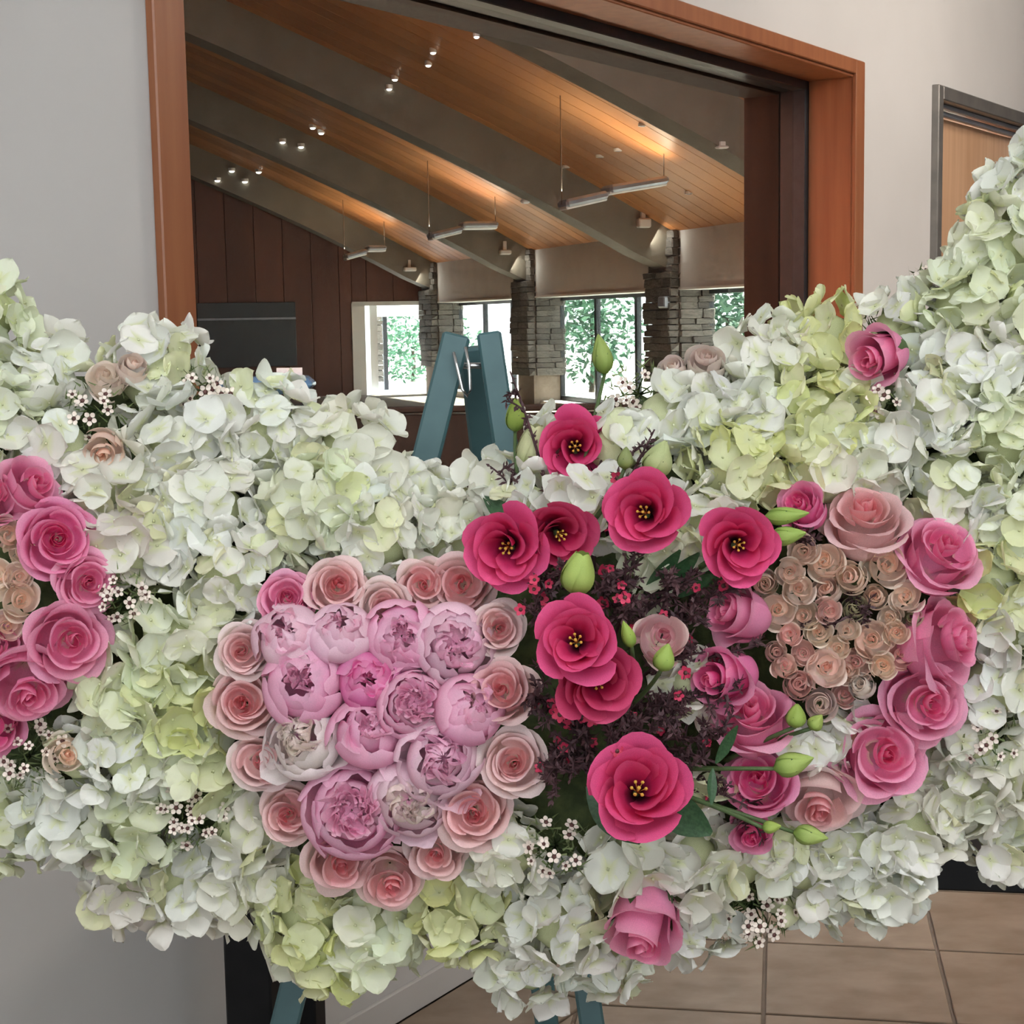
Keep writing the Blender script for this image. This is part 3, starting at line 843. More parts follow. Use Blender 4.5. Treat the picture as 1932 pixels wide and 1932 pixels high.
def make_peony(seed, close, nguard, ruffles, rh, guard_h=.62, jag=.05, flop=0):
    r_ = random.Random(seed); out = []; ang = r_.uniform(0, 6)
    m_ = M['peony']
    # inner ruffled petals
    rv = []
    for k in range(4):
        rr = r_.uniform(.14, .34)
        P = ((.03, rh - .42), (rr * 1.3, rh - .40), (rr * 1.2, rh - .14), (rr * r_.uniform(.6, 1.2), rh))
        rv.append(cup_petal(m_, P, r_.uniform(.55, .8), r_.uniform(-.05, .1), r_, wave=.09, jag=.14, spiral=.2, drop=.3, nu=8, nv=6))
    for i in range(ruffles):
        out.append((r_.choice(rv), r_.uniform(0, 6.3), r_.uniform(0, .35), r_.uniform(.6, 1.75)))
    for lay, (R, hz, cl, n, A) in enumerate(((.62, guard_h + .04, close * .9, 4, .95), (.82, guard_h, close, nguard, .95), (.96, guard_h * .7, close * .55, nguard, .85))):
        vs2 = []
        for _ in range(n):
            hz2 = hz * r_.uniform(.82, 1.12); c2 = min(.95, cl * r_.uniform(.75, 1.25))
            P = ((.08, -.72), (R * 1.25, -.74), (R * 1.28, hz2 * .75), (R * (1 - c2), hz2))
            vs2.append(cup_petal(m_, P, A * r_.uniform(.85, 1.25), .02, r_, point=r_.uniform(-.08, .04), wave=.06, jag=jag, spiral=r_.uniform(.02, .12), drop=.13, nu=11, nv=9))
        ang += .6
        for i in range(n):
            out.append((vs2[i % len(vs2)], ang + 2 * PI * i / n + r_.uniform(-.22, .22), .55 + .2 * lay, 1.0))
    for i in range(flop):
        P = ((.1, -.72), (.75, -.85), (1.15, -.35), (1.22, .05))
        out.append((cup_petal(m_, P, .62, .12, r_, point=.04, wave=.09, jag=.08, drop=.18, nu=9, nv=8), r_.uniform(0, 6.3), 1.0, 1.0))
    return out
PEONY = {'closed': make_peony(1, .96, 4, 12, .62), 'closed2': make_peony(7, .92, 4, 12, .66, .66), 'half': make_peony(2, .62, 4, 22, .74, .62, .07, 1), 'half2': make_peony(8, .58, 4, 24, .74, .60, .09, 2),
         'ruffle': make_peony(3, .26, 5, 46, .84, .44, .08), 'ruffle2': make_peony(9, .32, 4, 40, .80, .46, .10, 2), 'cup': make_peony(4, .72, 4, 20, .68), 'cup2': make_peony(5, .66, 3, 22, .72, .6, .07, 1)}

def make_lisi(seed):
    r_ = random.Random(seed); out = []; ang = r_.uniform(0, 6)
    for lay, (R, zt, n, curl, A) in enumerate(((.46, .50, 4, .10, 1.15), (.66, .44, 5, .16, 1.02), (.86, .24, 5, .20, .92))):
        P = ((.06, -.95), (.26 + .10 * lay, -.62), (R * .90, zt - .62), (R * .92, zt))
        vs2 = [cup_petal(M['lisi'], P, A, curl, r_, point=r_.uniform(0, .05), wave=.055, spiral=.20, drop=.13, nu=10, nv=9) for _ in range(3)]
        ang += .7
        for i in range(n):
            out.append((vs2[i % 3], ang + 2 * PI * i / n + r_.uniform(-.12, .12), lay / 2, 1.0))
    return out
LISI = [make_lisi(1), make_lisi(2), make_lisi(3)]
m_ = MB()
for i in range(6):
    a = i * 2 * PI / 6; m_.tube([(0, 0, -.6), (.10 * math.cos(a), .10 * math.sin(a), -.15), (.15 * math.cos(a), .15 * math.sin(a), .02)], .014, 4)
    pass
m_.tube([(0, 0, -.6), (0, 0, .1)], .03, 5); m_.ball((0, 0, .12), .05, 6, 4)
STAMEN = m_.mesh('stamens', M['anther'], True)

# hydrangea floret: four overlapping petals
def make_floret(seed):
    r_ = random.Random(seed); m_ = MB()
    cup = r_.uniform(-.25, .70)
    for k in range(4):
        a0 = k * PI / 2 + r_.uniform(-.12, .12); L = r_.uniform(.88, 1.08); Wd = r_.uniform(.60, .76)
        c2 = cup + r_.uniform(-.14, .2); ph = r_.uniform(0, 6.3); dz = .03 * (k % 2)
        fold = r_.uniform(-.05, .22)
        def fn(u, v, a0=a0, L=L, Wd=Wd, c2=c2, ph=ph, dz=dz, fold=fold):
            v = .5 - .5 * math.cos(PI * (.06 + .94 * v)); w = Wd * max(0.0, math.sin(PI * v ** .92)) ** .58 + .05 * (1 - v)
            x = .05 + L * v * (1 - .06 * u * u) ; y = u * w
            z = c2 * v * v * .8 + fold * u * u * v + (.05 + .05 * u * u) * math.sin(5 * v + 3.4 * u + ph) * v + dz
            ca, sa = math.cos(a0), math.sin(a0)
            return Vector((x * ca - y * sa, x * sa + y * ca, z)), (v, .5, 0, 1)
        m_.grid(fn, 5, 7)
    b0 = len(m_.v)
    m_.ball((0, 0, .05), .07, 6, 4)
    for i in range(b0, len(m_.v)): m_.c[i] = (0.12, .5, 0, 1)
    return m_.mesh('floret', M['hyd'], True, True)
FLORETS = [make_floret(100 + k) for k in range(12)]
m_ = MB(); m_.ball((0, 0, 0), 1, 12, 8); CORE = m_.mesh('core', M['hydcore'], True)

# calyx / sepals for buds and side-on roses
m_ = MB()
for k in range(5):
    def fn(u, v, a=k * 2 * PI / 5):
        w = .34 * (math.sin(PI * (.15 + .85 * v)) ** .8); an = a + u * w / max(.25, .35 + .4 * v)
        rr = .12 + .62 * math.sin(v * 1.6) ; z = -1.02 + .95 * v * v + .1 * v
        return Vector((rr * math.cos(an), rr * math.sin(an), z)), (v, .5, 0, 1)
    m_.grid(fn, 3, 5)
m_.ball((0, 0, -1.0), .2, 8, 5)
CALYX = m_.mesh('calyx', M['stem'], True, True)
# closed lisianthus bud
def make_bud(seed, openn):
    r_ = random.Random(seed); m_ = MB()
    for k in range(5):
        tw = r_.uniform(.5, .9)
        def fn(u, v, a=k * 2 * PI / 5, tw=tw):
            an = a + u * .75 + tw * v
            rr = (math.sin(PI * (v ** .72 * .95 + .04)) ** .85) * .42 * (1 + .07 * u) + openn * v * v * .35
            return Vector((rr * math.cos(an), rr * math.sin(an), -1 + 2 * v - .1 * u * u * v)), (v, .5, 0, 1)
        m_.grid(fn, 5, 8)
    return m_.mesh('bud_petals', M['bud'], True, True)
BUDS = [make_bud(1, 0), make_bud(2, .06), make_bud(3, .45)]
# waxflower
m_ = MB()
for k in range(5):
    a = k * 2 * PI / 5
    def fn(u, v, a=a):
        x = .34 + .66 * v; y = u * .36 * math.sin(PI * (.12 + .83 * v)) ** .6; z = .12 * v * v + .06 * u * u
        return Vector((x * math.cos(a) - y * math.sin(a), x * math.sin(a) + y * math.cos(a), z)), (v, .5, 0, 1)
    m_.grid(fn, 3, 3)
m_.tube([(0, 0, -.05), (0, 0, -.9)], [.34, .1], 7); m_.mi += []
nf = len(m_.f); m_.mi = m_.mi[:nf] + [0] * (nf - len(m_.mi))
WAX = m_.mesh('waxflower', M['waxpetal'], True)
b = MB(); b.ball((0, 0, 0), .34, 10, 5, .55); EYE = b.mesh('flower_eye', M['waxeye'], True)
b = MB(); b.ball((0, 0, 0), .045, 6, 4, 1.5); ANTHER = b.mesh('anther', M['anther'], True)
# tiny crimson flower
m_ = MB()
for k in range(5):
    a = k * 2 * PI / 5
    def fn(u, v, a=a):
        x = .2 + .8 * v; y = u * .42 * math.sin(PI * (.12 + .83 * v)) ** .6; z = .35 * v * v
        return Vector((x * math.cos(a) - y * math.sin(a), x * math.sin(a) + y * math.cos(a), z)), (v, .5, 0, 1)
    m_.grid(fn, 3, 3)
RED = m_.mesh('crimson_flower', M['crimson'], True)

# ------------------------------------------------------------------ the flower form: outline in the photograph -> depth
TOP = [(-160, 470), (0, 560), (60, 640), (160, 650), (300, 645), (420, 710), (560, 735), (680, 800), (770, 905), (840, 955), (900, 925), (960, 860), (1040, 800), (1190, 700),
       (1320, 650), (1440, 590), (1560, 575), (1640, 600), (1700, 560), (1770, 510), (1850, 400), (1910, 320), (2000, 240), (2100, 180)]
BOT = [(-160, 1560), (0, 1600), (150, 1650), (220, 1735), (300, 1730), (420, 1715), (500, 1765), (570, 1820), (650, 1865), (760, 1830), (800, 1790), (900, 1835), (1000, 1880), (1180, 1860),
       (1340, 1790), (1500, 1735), (1640, 1730), (1750, 1705), (1790, 1620), (1932, 1640), (2100, 1640)]
def interp(T, x):
    for (a, b) in zip(T, T[1:]):
        if x <= b[0]: break
    k = max(0, min(1, (x - a[0]) / (b[0] - a[0])))
    return a[1] + (b[1] - a[1]) * k
def dtb(x, y): return y - interp(TOP, x), interp(BOT, x) - y
def S(x, y):
    a, b = dtb(x, y)
    d = max(0, min(a, b))
    return 1.665 - .135 * (1 - math.exp(-d / 170.0)) - .06 * math.exp(-((x - 1080) / 420.0) ** 2) * (1 - math.exp(-d / 120.0))
def frame(facing, roll=0.0):
    z = facing.normalized()
    x = Vector((0, 0, 1)).cross(z)
    if x.length < .05: x = Vector((1, 0, 0)).cross(z)
    x.normalize(); y = z.cross(x)
    return Matrix((x, y, z)).transposed().to_4x4() @ Matrix.Rotation(roll, 4, 'Z')
def face(x, y, tx, ty):
    return (-ray(x, y).normalized() + IMG_R * tx + IMG_U * ty).normalized()
BLOCK = []                                                 # (x, y, r) of blooms that stand in front of the hydrangeas
def lerp3(a, b, k): return tuple(a[i] + (b[i] - a[i]) * k for i in range(3))
def jit(c, r_, amt): 
    k = 1 + r_.uniform(-amt, amt); return tuple(max(0, min(1, v * k * (1 + r_.uniform(-amt * .4, amt * .4)))) for v in c)

fr = random.Random(77)
def put_layers(root, layers, inner, outer, size, wob=.06):
    for it in layers:
        me, an, k = it[0], it[1], it[2]
        sc = it[3] if len(it) > 3 else 1.0
        o = bpy.data.objects.new('petal', me); COL.objects.link(o); o.parent = root
        if sc != 1.0:
            o.matrix_local = Matrix.Rotation(an, 4, 'Z') @ Matrix.Diagonal((sc, sc, .86 + .14 * sc + fr.uniform(-.12, .06), 1))
        else:
            th = fr.gauss(0, wob) + (fr.uniform(-.02, .11) * k if wob > .05 else 0)
            o.matrix_local = Matrix.Rotation(an, 4, 'Z') @ Matrix.Translation((0, 0, -.55)) @ Matrix.Rotation(th, 4, 'Y') @ Matrix.Rotation(fr.gauss(0, wob), 4, 'X') @ Matrix.Translation((0, 0, .55))
        c = jit(lerp3(inner, outer, k), fr, .06)
        o.color = (*c, 1)
def bloom(name, cat, x, y, r, layers, inner, outer, label, group, tx=0, ty=0, dz=0.0, sq=1.0, roll=None, block=.80):
    D = S(x, y) + dz
    R = r * D / FPX
    f = face(x, y, tx, ty)
    root = empty(name)
    root.matrix_world = Matrix.Translation(at(x, y, D)) @ frame(f, fr.uniform(0, 6.3) if roll is None else roll) @ Matrix.Diagonal((R, R, R * sq, 1))
    tag(root, label, cat, group)
    put_layers(root, layers, inner, outer, R)
    if block: BLOCK.append((x, y, r * block))
    return root
def add_child(root, name, me, mat4=None, color=None):
    o = bpy.data.objects.new(name, me); COL.objects.link(o); o.parent = root
    if mat4 is not None: o.matrix_local = mat4
    if color: o.color = (*color, 1)
    return o

# ---- colours of the blooms
HOT_I, HOT_O = (.86, .06, .27), (.93, .27, .53)
PINK_I, PINK_O = (.90, .14, .34), (.94, .38, .59)
BLUSH_I, BLUSH_O = (.88, .24, .28), (.92, .68, .65)
PALE_I, PALE_O = (.88, .28, .31), (.92, .77, .73)
PEACH_I, PEACH_O = (.90, .57, .43), (.93, .80, .69)
# ------------------------------------------------------------------ roses
G_L = 'pink roses at the frame edge cluster'; G_B = 'blush roses ringing the peonies'; G_R = 'pink roses ringing the spray roses'
def rose(x, y, r, kind, cols, label, group, tx=0, ty=0, dz=0.0, k=0, calyx=False):
    lib = {'open': ROSE_OPEN, 'cup': ROSE_CUP, 'bud': ROSE_BUD}[kind]
    o = bloom('rose', 'rose', x, y, r, lib[k % len(lib)], cols[0], cols[1], label, group, tx, ty, dz)
    if calyx: add_child(o, 'calyx', CALYX)
    return o
HOT = (HOT_I, HOT_O); PINK = (PINK_I, PINK_O); BLUSH = (BLUSH_I, BLUSH_O); PALE = (PALE_I, PALE_O)
G = 'pink roses beside the peach spray roses at the left edge'
rose(48, 925, 62, 'bud', PINK, 'upright pink rose highest in the left edge cluster', G, .75, .6, 0, 0)
rose(-20, 950, 58, 'bud', PINK, 'pink rose cut by the frame at upper left cluster', G, .2, .4, 0, 1)
rose(108, 1018, 72, 'open', HOT, 'deep pink rose with tight spiral, front facing, upper left cluster', G, .05, .05, -.012, 0)
rose(163, 1098, 56, 'open', PINK, 'smaller pink rose touching the deep pink spiral rose', G, .25, -.05, -.004, 1)
rose(128, 1208, 76, 'cup', PINK, 'pink rose with widely spread outer petals beside white waxflowers', G, .15, -.1, -.008, 0)
rose(52, 1290, 78, 'cup', PINK, 'paler pink rose lowest but one in the left edge cluster', G, .1, -.7, -.012, 1)
rose(-12, 1365, 62, 'bud', HOT, 'deep pink rose half cut off at the frame, lowest at left', G, -.1, -.3, 0, 0)
rose(0, 1225, 55, 'bud', PINK, 'soft pink rose petals at the frame behind the paler pink rose', G, -.2, .2, .01, 1)
G = 'blush roses ringing the peonies'
B = [(543, 1130, 48, 'open', PINK, 'deeper pink rose at top left of the peony ring', .0, .2, 0),
     (636, 1108, 52, 'open', BLUSH, 'pale peach pink rose on top of the ring, right of the deeper pink one', .05, .25, 1),
     (724, 1143, 46, 'open', PALE, 'small blush rose dipping between the top peonies', .05, .1, 2),
     (799, 1105, 46, 'cup', BLUSH, 'blush rose at top, left of the pair beside the lisianthus', .05, .1, 0),
     (872, 1102, 54, 'cup', BLUSH, 'blush rose with pale curled side petal below a lisianthus', -.1, .05, 1),
     (940, 1186, 46, 'open', PALE, 'pale blush rose on the upper right of the ring', .05, .0, 0),
     (948, 1306, 56, 'cup', BLUSH, 'blush rose with greenish cream outer petals right of the peonies', -.1, .25, 0),
     (970, 1438, 58, 'open', PALE, 'pale round rose with pink heart, lower right of the ring', .0, .0, 1),
     (894, 1530, 64, 'open', BLUSH, 'large blush rose with deep pink heart at lower right', .0, -.1, 2),
     (826, 1605, 52, 'cup', PALE, 'pale blush rose facing down at the bottom of the ring', -.1, -.3, 0),
     (736, 1657, 56, 'cup', BLUSH, 'lowest blush rose of the ring above lime hydrangea', .0, -.5, 1),
     (640, 1618, 60, 'cup', BLUSH, 'blush rose tucked under the biggest peony', .1, -.35, 0),
     (546, 1535, 48, 'open', BLUSH, 'small blush rose left of the biggest peony', -.05, -.1, 0),
     (492, 1438, 52, 'cup', PALE, 'blush rose touching the white peony', .0, -.05, 1),
     (462, 1325, 60, 'open', BLUSH, 'largest blush rose on the left of the ring', -.1, .0, 1),
     (460, 1228, 48, 'open', PALE, 'pale rose with small pink heart, upper left of ring', -.1, .05, 2)]
for (x, y, r, kd, c, lb, tx, ty, k) in B:
    rose(x, y, r * 1.1, kd, c, lb, G, tx, ty, -.004, k)
G = 'pink roses ringing the peach spray roses'
B = [(1518, 962, 52, 'bud', HOT, 'hot pink rose peeping above the green buds', -.35, .55, 0),
     (1632, 985, 80, 'cup', BLUSH, 'big pale pink rose above the spray roses', .05, 1.1, 0),
     (1772, 1048, 80, 'cup', PINK, 'big pink rose at upper right of the spray roses', .55, .65, 1),
     (1775, 1212, 84, 'cup', PINK, 'big pink rose facing away to the side, beside lime hydrangea', 1.3, .15, 0),
     (1742, 1325, 78, 'cup', PINK, 'ruffled pink rose at lower right of the spray roses', .35, -.1, 1),
     (1660, 1422, 86, 'cup', PINK, 'large pink rose lowest beside the spray roses', .3, -.05, 0),
     (1548, 1505, 74, 'cup', PALE, 'pale pink rose with rosy heart beside two green buds', .0, -.8, 1),
     (1398, 1162, 64, 'bud', PINK, 'pink rose seen from behind at upper left of the spray roses', -1.3, .3, 0),
     (1372, 1275, 68, 'bud', HOT, 'pink rose pointing sideways into the dark foliage', -.85, -.15, 1),
     (1420, 1358, 78, 'cup', PINK, 'wide pink rose under dark twigs, lower left of spray roses', -.2, .9, 0),
     (1432, 1480, 66, 'cup', HOT, 'hot pink rose behind the lisianthus bud stems', -.15, .4, 1),
     (1420, 1565, 46, 'bud', HOT, 'hot pink rose half hidden under the lowest stems', -.1, -.5, 0)]
for (x, y, r, kd, c, lb, tx, ty, k) in B:
    rose(x, y, r, kd, c, lb, G, tx, ty, -.006, k)
rose(1660, 672, 62, 'bud', PINK, 'single pink rose set high among the white hydrangeas at right', None, -.9, -.3, -.03, 0, True)
rose(1216, 1735, 80, 'bud', PINK, 'single pink rose hanging low among the bottom hydrangeas', None, -.15, -1.2, -.03, 1, True)

# ------------------------------------------------------------------ peonies
PK_I, PK_O = (.98, .56, .73), (.98, .53, .72)
PP_I, PP_O = (.96, .54, .68), (.95, .70, .80)
PH_I, PH_O = (.86, .14, .42), (.90, .26, .56)
PW_I, PW_O = (.90, .80, .70), (.94, .88, .87)
G = 'peonies massed inside the ring of blush roses'
for (x, y, r, kd, ci, co, lb, tx, ty, rl) in [
    (545, 1200, 66, 'closed', PP_I, PP_O, 'whitish pink peony at upper left with dark inner petals', -.3, .3, .3),
    (642, 1192, 58, 'closed2', PP_I, PP_O, 'pale pink closed peony at the top of the bunch', -.1, .5, 1.3),
    (758, 1200, 64, 'half', PK_I, PK_O, 'pink cupped peony with open mouth under the small blush rose', .0, .05, 2.2),
    (858, 1215, 70, 'half2', PK_I, PP_O, 'lilac pink peony at upper right of the bunch', .1, .0, 3.0),
    (570, 1288, 74, 'cup', PK_I, PK_O, 'wide flattened pink peony at the left of the bunch', -.1, .15, .5),
    (695, 1283, 56, 'closed', PH_I, PH_O, 'small deep pink tight peony in the middle', -.05, .1, 4.0),
    (780, 1327, 64, 'ruffle', PK_I, PK_O, 'crinkled pink peony at the centre right of the bunch', .05, .1, 1.0),
    (886, 1338, 64, 'closed2', PK_I, PK_O, 'smooth pink peony against the cream edged rose', .25, .25, 2.0),
    (690, 1382, 66, 'cup2', PK_I, PK_O, 'pink peony just below the tight deep pink one', .0, .3, 5.2),
    (830, 1428, 76, 'ruffle2', PK_I, PP_O, 'pale pink peony with striped petals, lower right of bunch', .1, -.05, .9),
    (665, 1527, 84, 'ruffle', PK_I, PK_O, 'biggest pink peony with crinkled heart, lowest of the bunch', -.05, -.05, 2.6),
    (772, 1505, 68, 'half2', PW_I, PP_O, 'cream hearted pale peony between the lowest two', .0, -.2, 3.6),
    (572, 1395, 68, 'ruffle2', PW_I, PW_O, 'white peony at the lower left of the pink ones', -.3, .2, 1.7)]:
    bloom('peony', 'peony', x, y, r * 1.06, PEONY[kd], ci, co, lb, G, tx, ty, -.016, 1.0, rl, .85)

# ------------------------------------------------------------------ spray roses
def spray(x, y, r, label, group, tx=0, ty=0, bud=False, cols=None, dz=-.004, calyx=False):
    lib = SPRAY_BUD if bud else SPRAY
    ci, co = cols or (PEACH_I, PEACH_O)
    o = bloom('spray_rose', 'spray rose', x, y, r, lib[fr.randrange(len(lib))], jit(ci, fr, .1), jit(co, fr, .1), label, group, tx, ty, dz, 1.0, None, .85)
    if bud or calyx: add_child(o, 'calyx', CALYX, Matrix.Diagonal((1.1, 1.1, 1.0, 1)))
    return o
GREENISH = ((.56, .56, .30), (.66, .62, .44))
PINKISH = ((.86, .46, .42), (.88, .64, .56))
WHITISH = ((.88, .70, .60), (.92, .82, .75))
G = 'peach spray roses massed at the right'
SR = [(1517, 1038, 32, 0, 'top left beside a green bud'), (1490, 1078, 28, 0, 'small, left of the top row'), (1557, 1062, 38, 0, 'orange tinged, centre of top row'),
      (1606, 1092, 37, 1, 'oval, beneath the big pale pink rose'), (1670, 1066, 44, 0, 'largest, at the top right'), (1506, 1113, 33, 0, 'golden edged, below the top left'),
      (1560, 1116, 33, 0, 'pale round, second row centre'), (1652, 1127, 29, 1, 'greenish bud under the largest'), (1612, 1150, 30, 2, 'olive green closed bud in the middle'),
      (1710, 1128, 33, 0, 'ragged greenish, right of second row'), (1722, 1167, 26, 2, 'green and white bud at far right'), (1466, 1152, 36, 0, 'tall, at the left edge of second row'),
      (1517, 1162, 30, 0, 'open, third row left'), (1562, 1152, 26, 3, 'pinkish, third row centre'), (1682, 1166, 26, 0, 'half hidden beside the green and white bud'),
      (1490, 1198, 24, 3, 'tiny pink, below third row left'), (1646, 1208, 42, 0, 'long petalled, right of the dark sprig'), (1516, 1232, 26, 3, 'ragged pinkish, left of lower group'),
      (1556, 1262, 40, 0, 'wide spiral, middle of lower group'), (1616, 1252, 34, 3, 'rosy, right of the wide spiral'), (1666, 1256, 27, 0, 'cream, lower group right'),
      (1702, 1236, 29, 3, 'bud, beside the sideways pink rose'), (1506, 1292, 33, 3, 'reddish hearted, lower left'), (1547, 1328, 37, 4, 'white round bud lowest of all'),
      (1592, 1312, 25, 3, 'pink, bottom row centre'), (1626, 1296, 30, 4, 'pale round, bottom row right'), (1582, 1222, 24, 0, 'behind the dark sprig, centre'),
      (1441, 1100, 34, 0, 'pale outer, upper left edge'), (1600, 1190, 24, 0, 'partly covered by the dark sprig'), (1462, 1230, 24, 3, 'small ragged, at left under dark twigs'), (1545, 1195, 27, 0, 'half open, just above the dark sprig'),
      (1600, 1268, 24, 0, 'tucked behind the wide spiral'), (1480, 1258, 26, 3, 'dusky, between the ragged ones'), (1690, 1195, 26, 0, 'pale, under the green and white bud')]
for (x, y, r, c, w_) in SR:
    cols = [None, None, GREENISH, PINKISH, WHITISH][c]
    spray(x, y, r * .98, 'peach spray rose in the right cluster, ' + w_, G, fr.uniform(-.2, .2), fr.uniform(-.1, .35), c in (1, 2, 4) or fr.random() < .25, cols, -.002 - fr.random() * .016)
G = 'peach spray roses at the left edge'
for (x, y, r, w_) in [(36, 1132, 40, 'largest, under the deep pink roses'), (34, 1088, 27, 'small, above the largest'), (12, 1010, 36, 'topmost, below the upright pink rose'),
                      (38, 1040, 27, 'small, left of the deep pink spiral rose'), (-8, 1085, 32, 'cut by the frame'), (12, 1180, 32, 'lowest, over the pale pink rose')]:
    spray(x, y, r, 'peach spray rose in the left cluster, ' + w_, G, .2, .05)
spray(120, 1425, 40, 'peach ruffled spray rose beside the dark eyed waxflowers at left', None, .4, .1)
spray(200, 718, 40, 'blush spray rose on the upper left crest', None, -.1, .7, False, WHITISH, -.01)
spray(248, 698, 34, 'white rosebud with green sepal on the upper left crest', None, .3, .8, True, WHITISH, -.012)
spray(196, 848, 40, 'tan spray rose facing down under a waxflower sprig', None, -.2, -.7, False, None, -.01)
spray(1272, 705, 36, 'smaller of two blush rosebuds on the crest right of easel', None, -.2, .8, True, WHITISH, -.02)
spray(1330, 690, 43, 'larger of two blush rosebuds on the crest right of easel', None, .1, .75, True, WHITISH, -.02)
spray(1246, 1205, 52, 'pale pink ruffled rose among the dark foliage', None, .2, .3, False, ((.78, .30, .40), (.80, .62, .62)), -.03)

# ------------------------------------------------------------------ lisianthus blooms, buds, stems, leaves
LI_I, LI_O = (.80, .05, .21), (.85, .085, .28)
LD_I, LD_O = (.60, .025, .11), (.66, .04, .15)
G = 'hot pink lisianthus blooms'
HUB = at(1120, 1330, S(1120, 1330) + .05)
def curve_pts(a, b, bend, n=7):
    a = Vector(a); b = Vector(b); mid = (a + b) / 2 + Vector(bend)
    return [a * (1 - t) ** 2 + mid * 2 * t * (1 - t) + b * t * t for t in (i / (n - 1) for i in range(n))]
def stem_child(root, a_world, b_world, r0, r1, bend=(0, 0, 0), mat='stem', name='stem'):
    inv = root.matrix_world.inverted()
    pts = curve_pts(a_world, b_world, bend)
    m_ = MB(); k = len(pts)
    m_.tube(pts, [r0 + (r1 - r0) * i / (k - 1) for i in range(k)], 7)
    me = m_.mesh(name, M[mat], True); me.transform(inv)
    return link(name, me, root)
def leaf_mesh(length, width, bend=.25):
    m_ = MB()
    def fn(u, v):
        w = width * math.sin(PI * (.04 + .93 * v)) ** .85
        return Vector((length * v, u * w, bend * length * v * v + abs(u) * w * .35)), (v, .5, 0, 1)
    m_.grid(fn, 4, 8)
    return m_.mesh('leaf', M['leaf'], True, True)
LEAF_BIG = leaf_mesh(1, .26, .12); LEAF_SLIM = leaf_mesh(1, .13, .10)
def leaf_child(root, p0, p1, me, tilt=0.0):
    d = p1 - p0; L = d.length; x = d.normalized()
    z = (-ray(966, 966).normalized()); z = (z - x * z.dot(x)).normalized(); y = z.cross(x)
    X = Matrix.Translation(p0) @ Matrix((x, y, z)).transposed().to_4x4() @ Matrix.Rotation(tilt, 4, 'X') @ Matrix.Diagonal((L, L, L, 1))
    o = link('leaf', me, root); o.matrix_parent_inverse = Matrix.Identity(4)
    o.matrix_local = root.matrix_world.inverted() @ X
    return o
def lisi(x, y, r, c, label, tx, ty, dz, k, stem_to=None):
    o = bloom('lisianthus', 'lisianthus', x, y, r, LISI[k % 3], c[0], c[1], label, G, tx, ty, dz, 1.0, None, .85)
    stm = add_child(o, 'stamens', STAMEN, Matrix.Diagonal((.9, .9, .9, 1)))
    for i in range(6):
        add_child(stm, 'anther', ANTHER, Matrix.Translation((.16 * math.cos(i * PI / 3), .16 * math.sin(i * PI / 3), .05)))
    p = o.matrix_world @ Vector((0, 0, -.8))
    q = at(stem_to[0], stem_to[1], S(*stem_to) + .06) if stem_to else at(x + (1120 - x) * .25, y + (1330 - y) * .25, S(x, y) + .07)
    stem_child(o, p, q, .0028, .0032)
    return o
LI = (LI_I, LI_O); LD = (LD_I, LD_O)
lisi(1085, 842, 68, LI, 'topmost hot pink lisianthus, standing above the others in front of hydrangea', .0, .05, -.02, 0, (1080, 1010))
lisi(1214, 966, 76, LI, 'hot pink lisianthus facing inward, right of the topmost one', -.15, .05, -.05, 1, (1150, 1120))
lisi(955, 1034, 76, LI, 'hot pink lisianthus overhanging the blush rose ring', -.15, -.1, -.055, 2, (1040, 1150))
l4 = lisi(1058, 1010, 66, LD, 'shaded crimson lisianthus behind the upper blooms', .2, -.2, -.02, 0, (1080, 1150))
l5 = lisi(1394, 1028, 72, LI, 'hot pink lisianthus nearest the peach spray roses', .1, -.05, -.055, 1, (1230, 1130))
lisi(1086, 1208, 78, LI, 'hot pink lisianthus with open dark eye at the centre', -.05, .1, -.085, 2)
lisi(1128, 1288, 76, LD, 'dark crimson lisianthus tucked under the open eyed one', .15, -.25, -.055, 0)
l8 = lisi(1205, 1488, 94, LI, 'lowest and widest hot pink lisianthus above two dark leaves', .05, .15, -.075, 1, (1150, 1420))
D8 = S(1205, 1488) - .022
leaf_child(l8, at(1110, 1480, D8 + .02), at(1212, 1590, D8 + .0), LEAF_BIG)
leaf_child(l8, at(1225, 1500, D8 + .02), at(1345, 1572, D8 + .0), LEAF_BIG)
D5 = S(1394, 1028) - .03
for (a, b) in (((1230, 1130), (1318, 1035)), ((1250, 1130), (1352, 1075)), ((1215, 1125), (1282, 1030)), ((1290, 1120), (1370, 1060))):
    leaf_child(l5, at(*a, D5 + .03), at(*b, D5), LEAF_SLIM, .3)
leaf_child(l4, at(1000, 1010, S(1000, 1000) - .01), at(922, 945, S(930, 950) - .02), LEAF_SLIM)
leaf_child(l4, at(1010, 1010, S(1000, 1000) - .01), at(1030, 1060, S(1000, 1000) - .04), LEAF_SLIM)
G = 'green lisianthus buds on long stems'
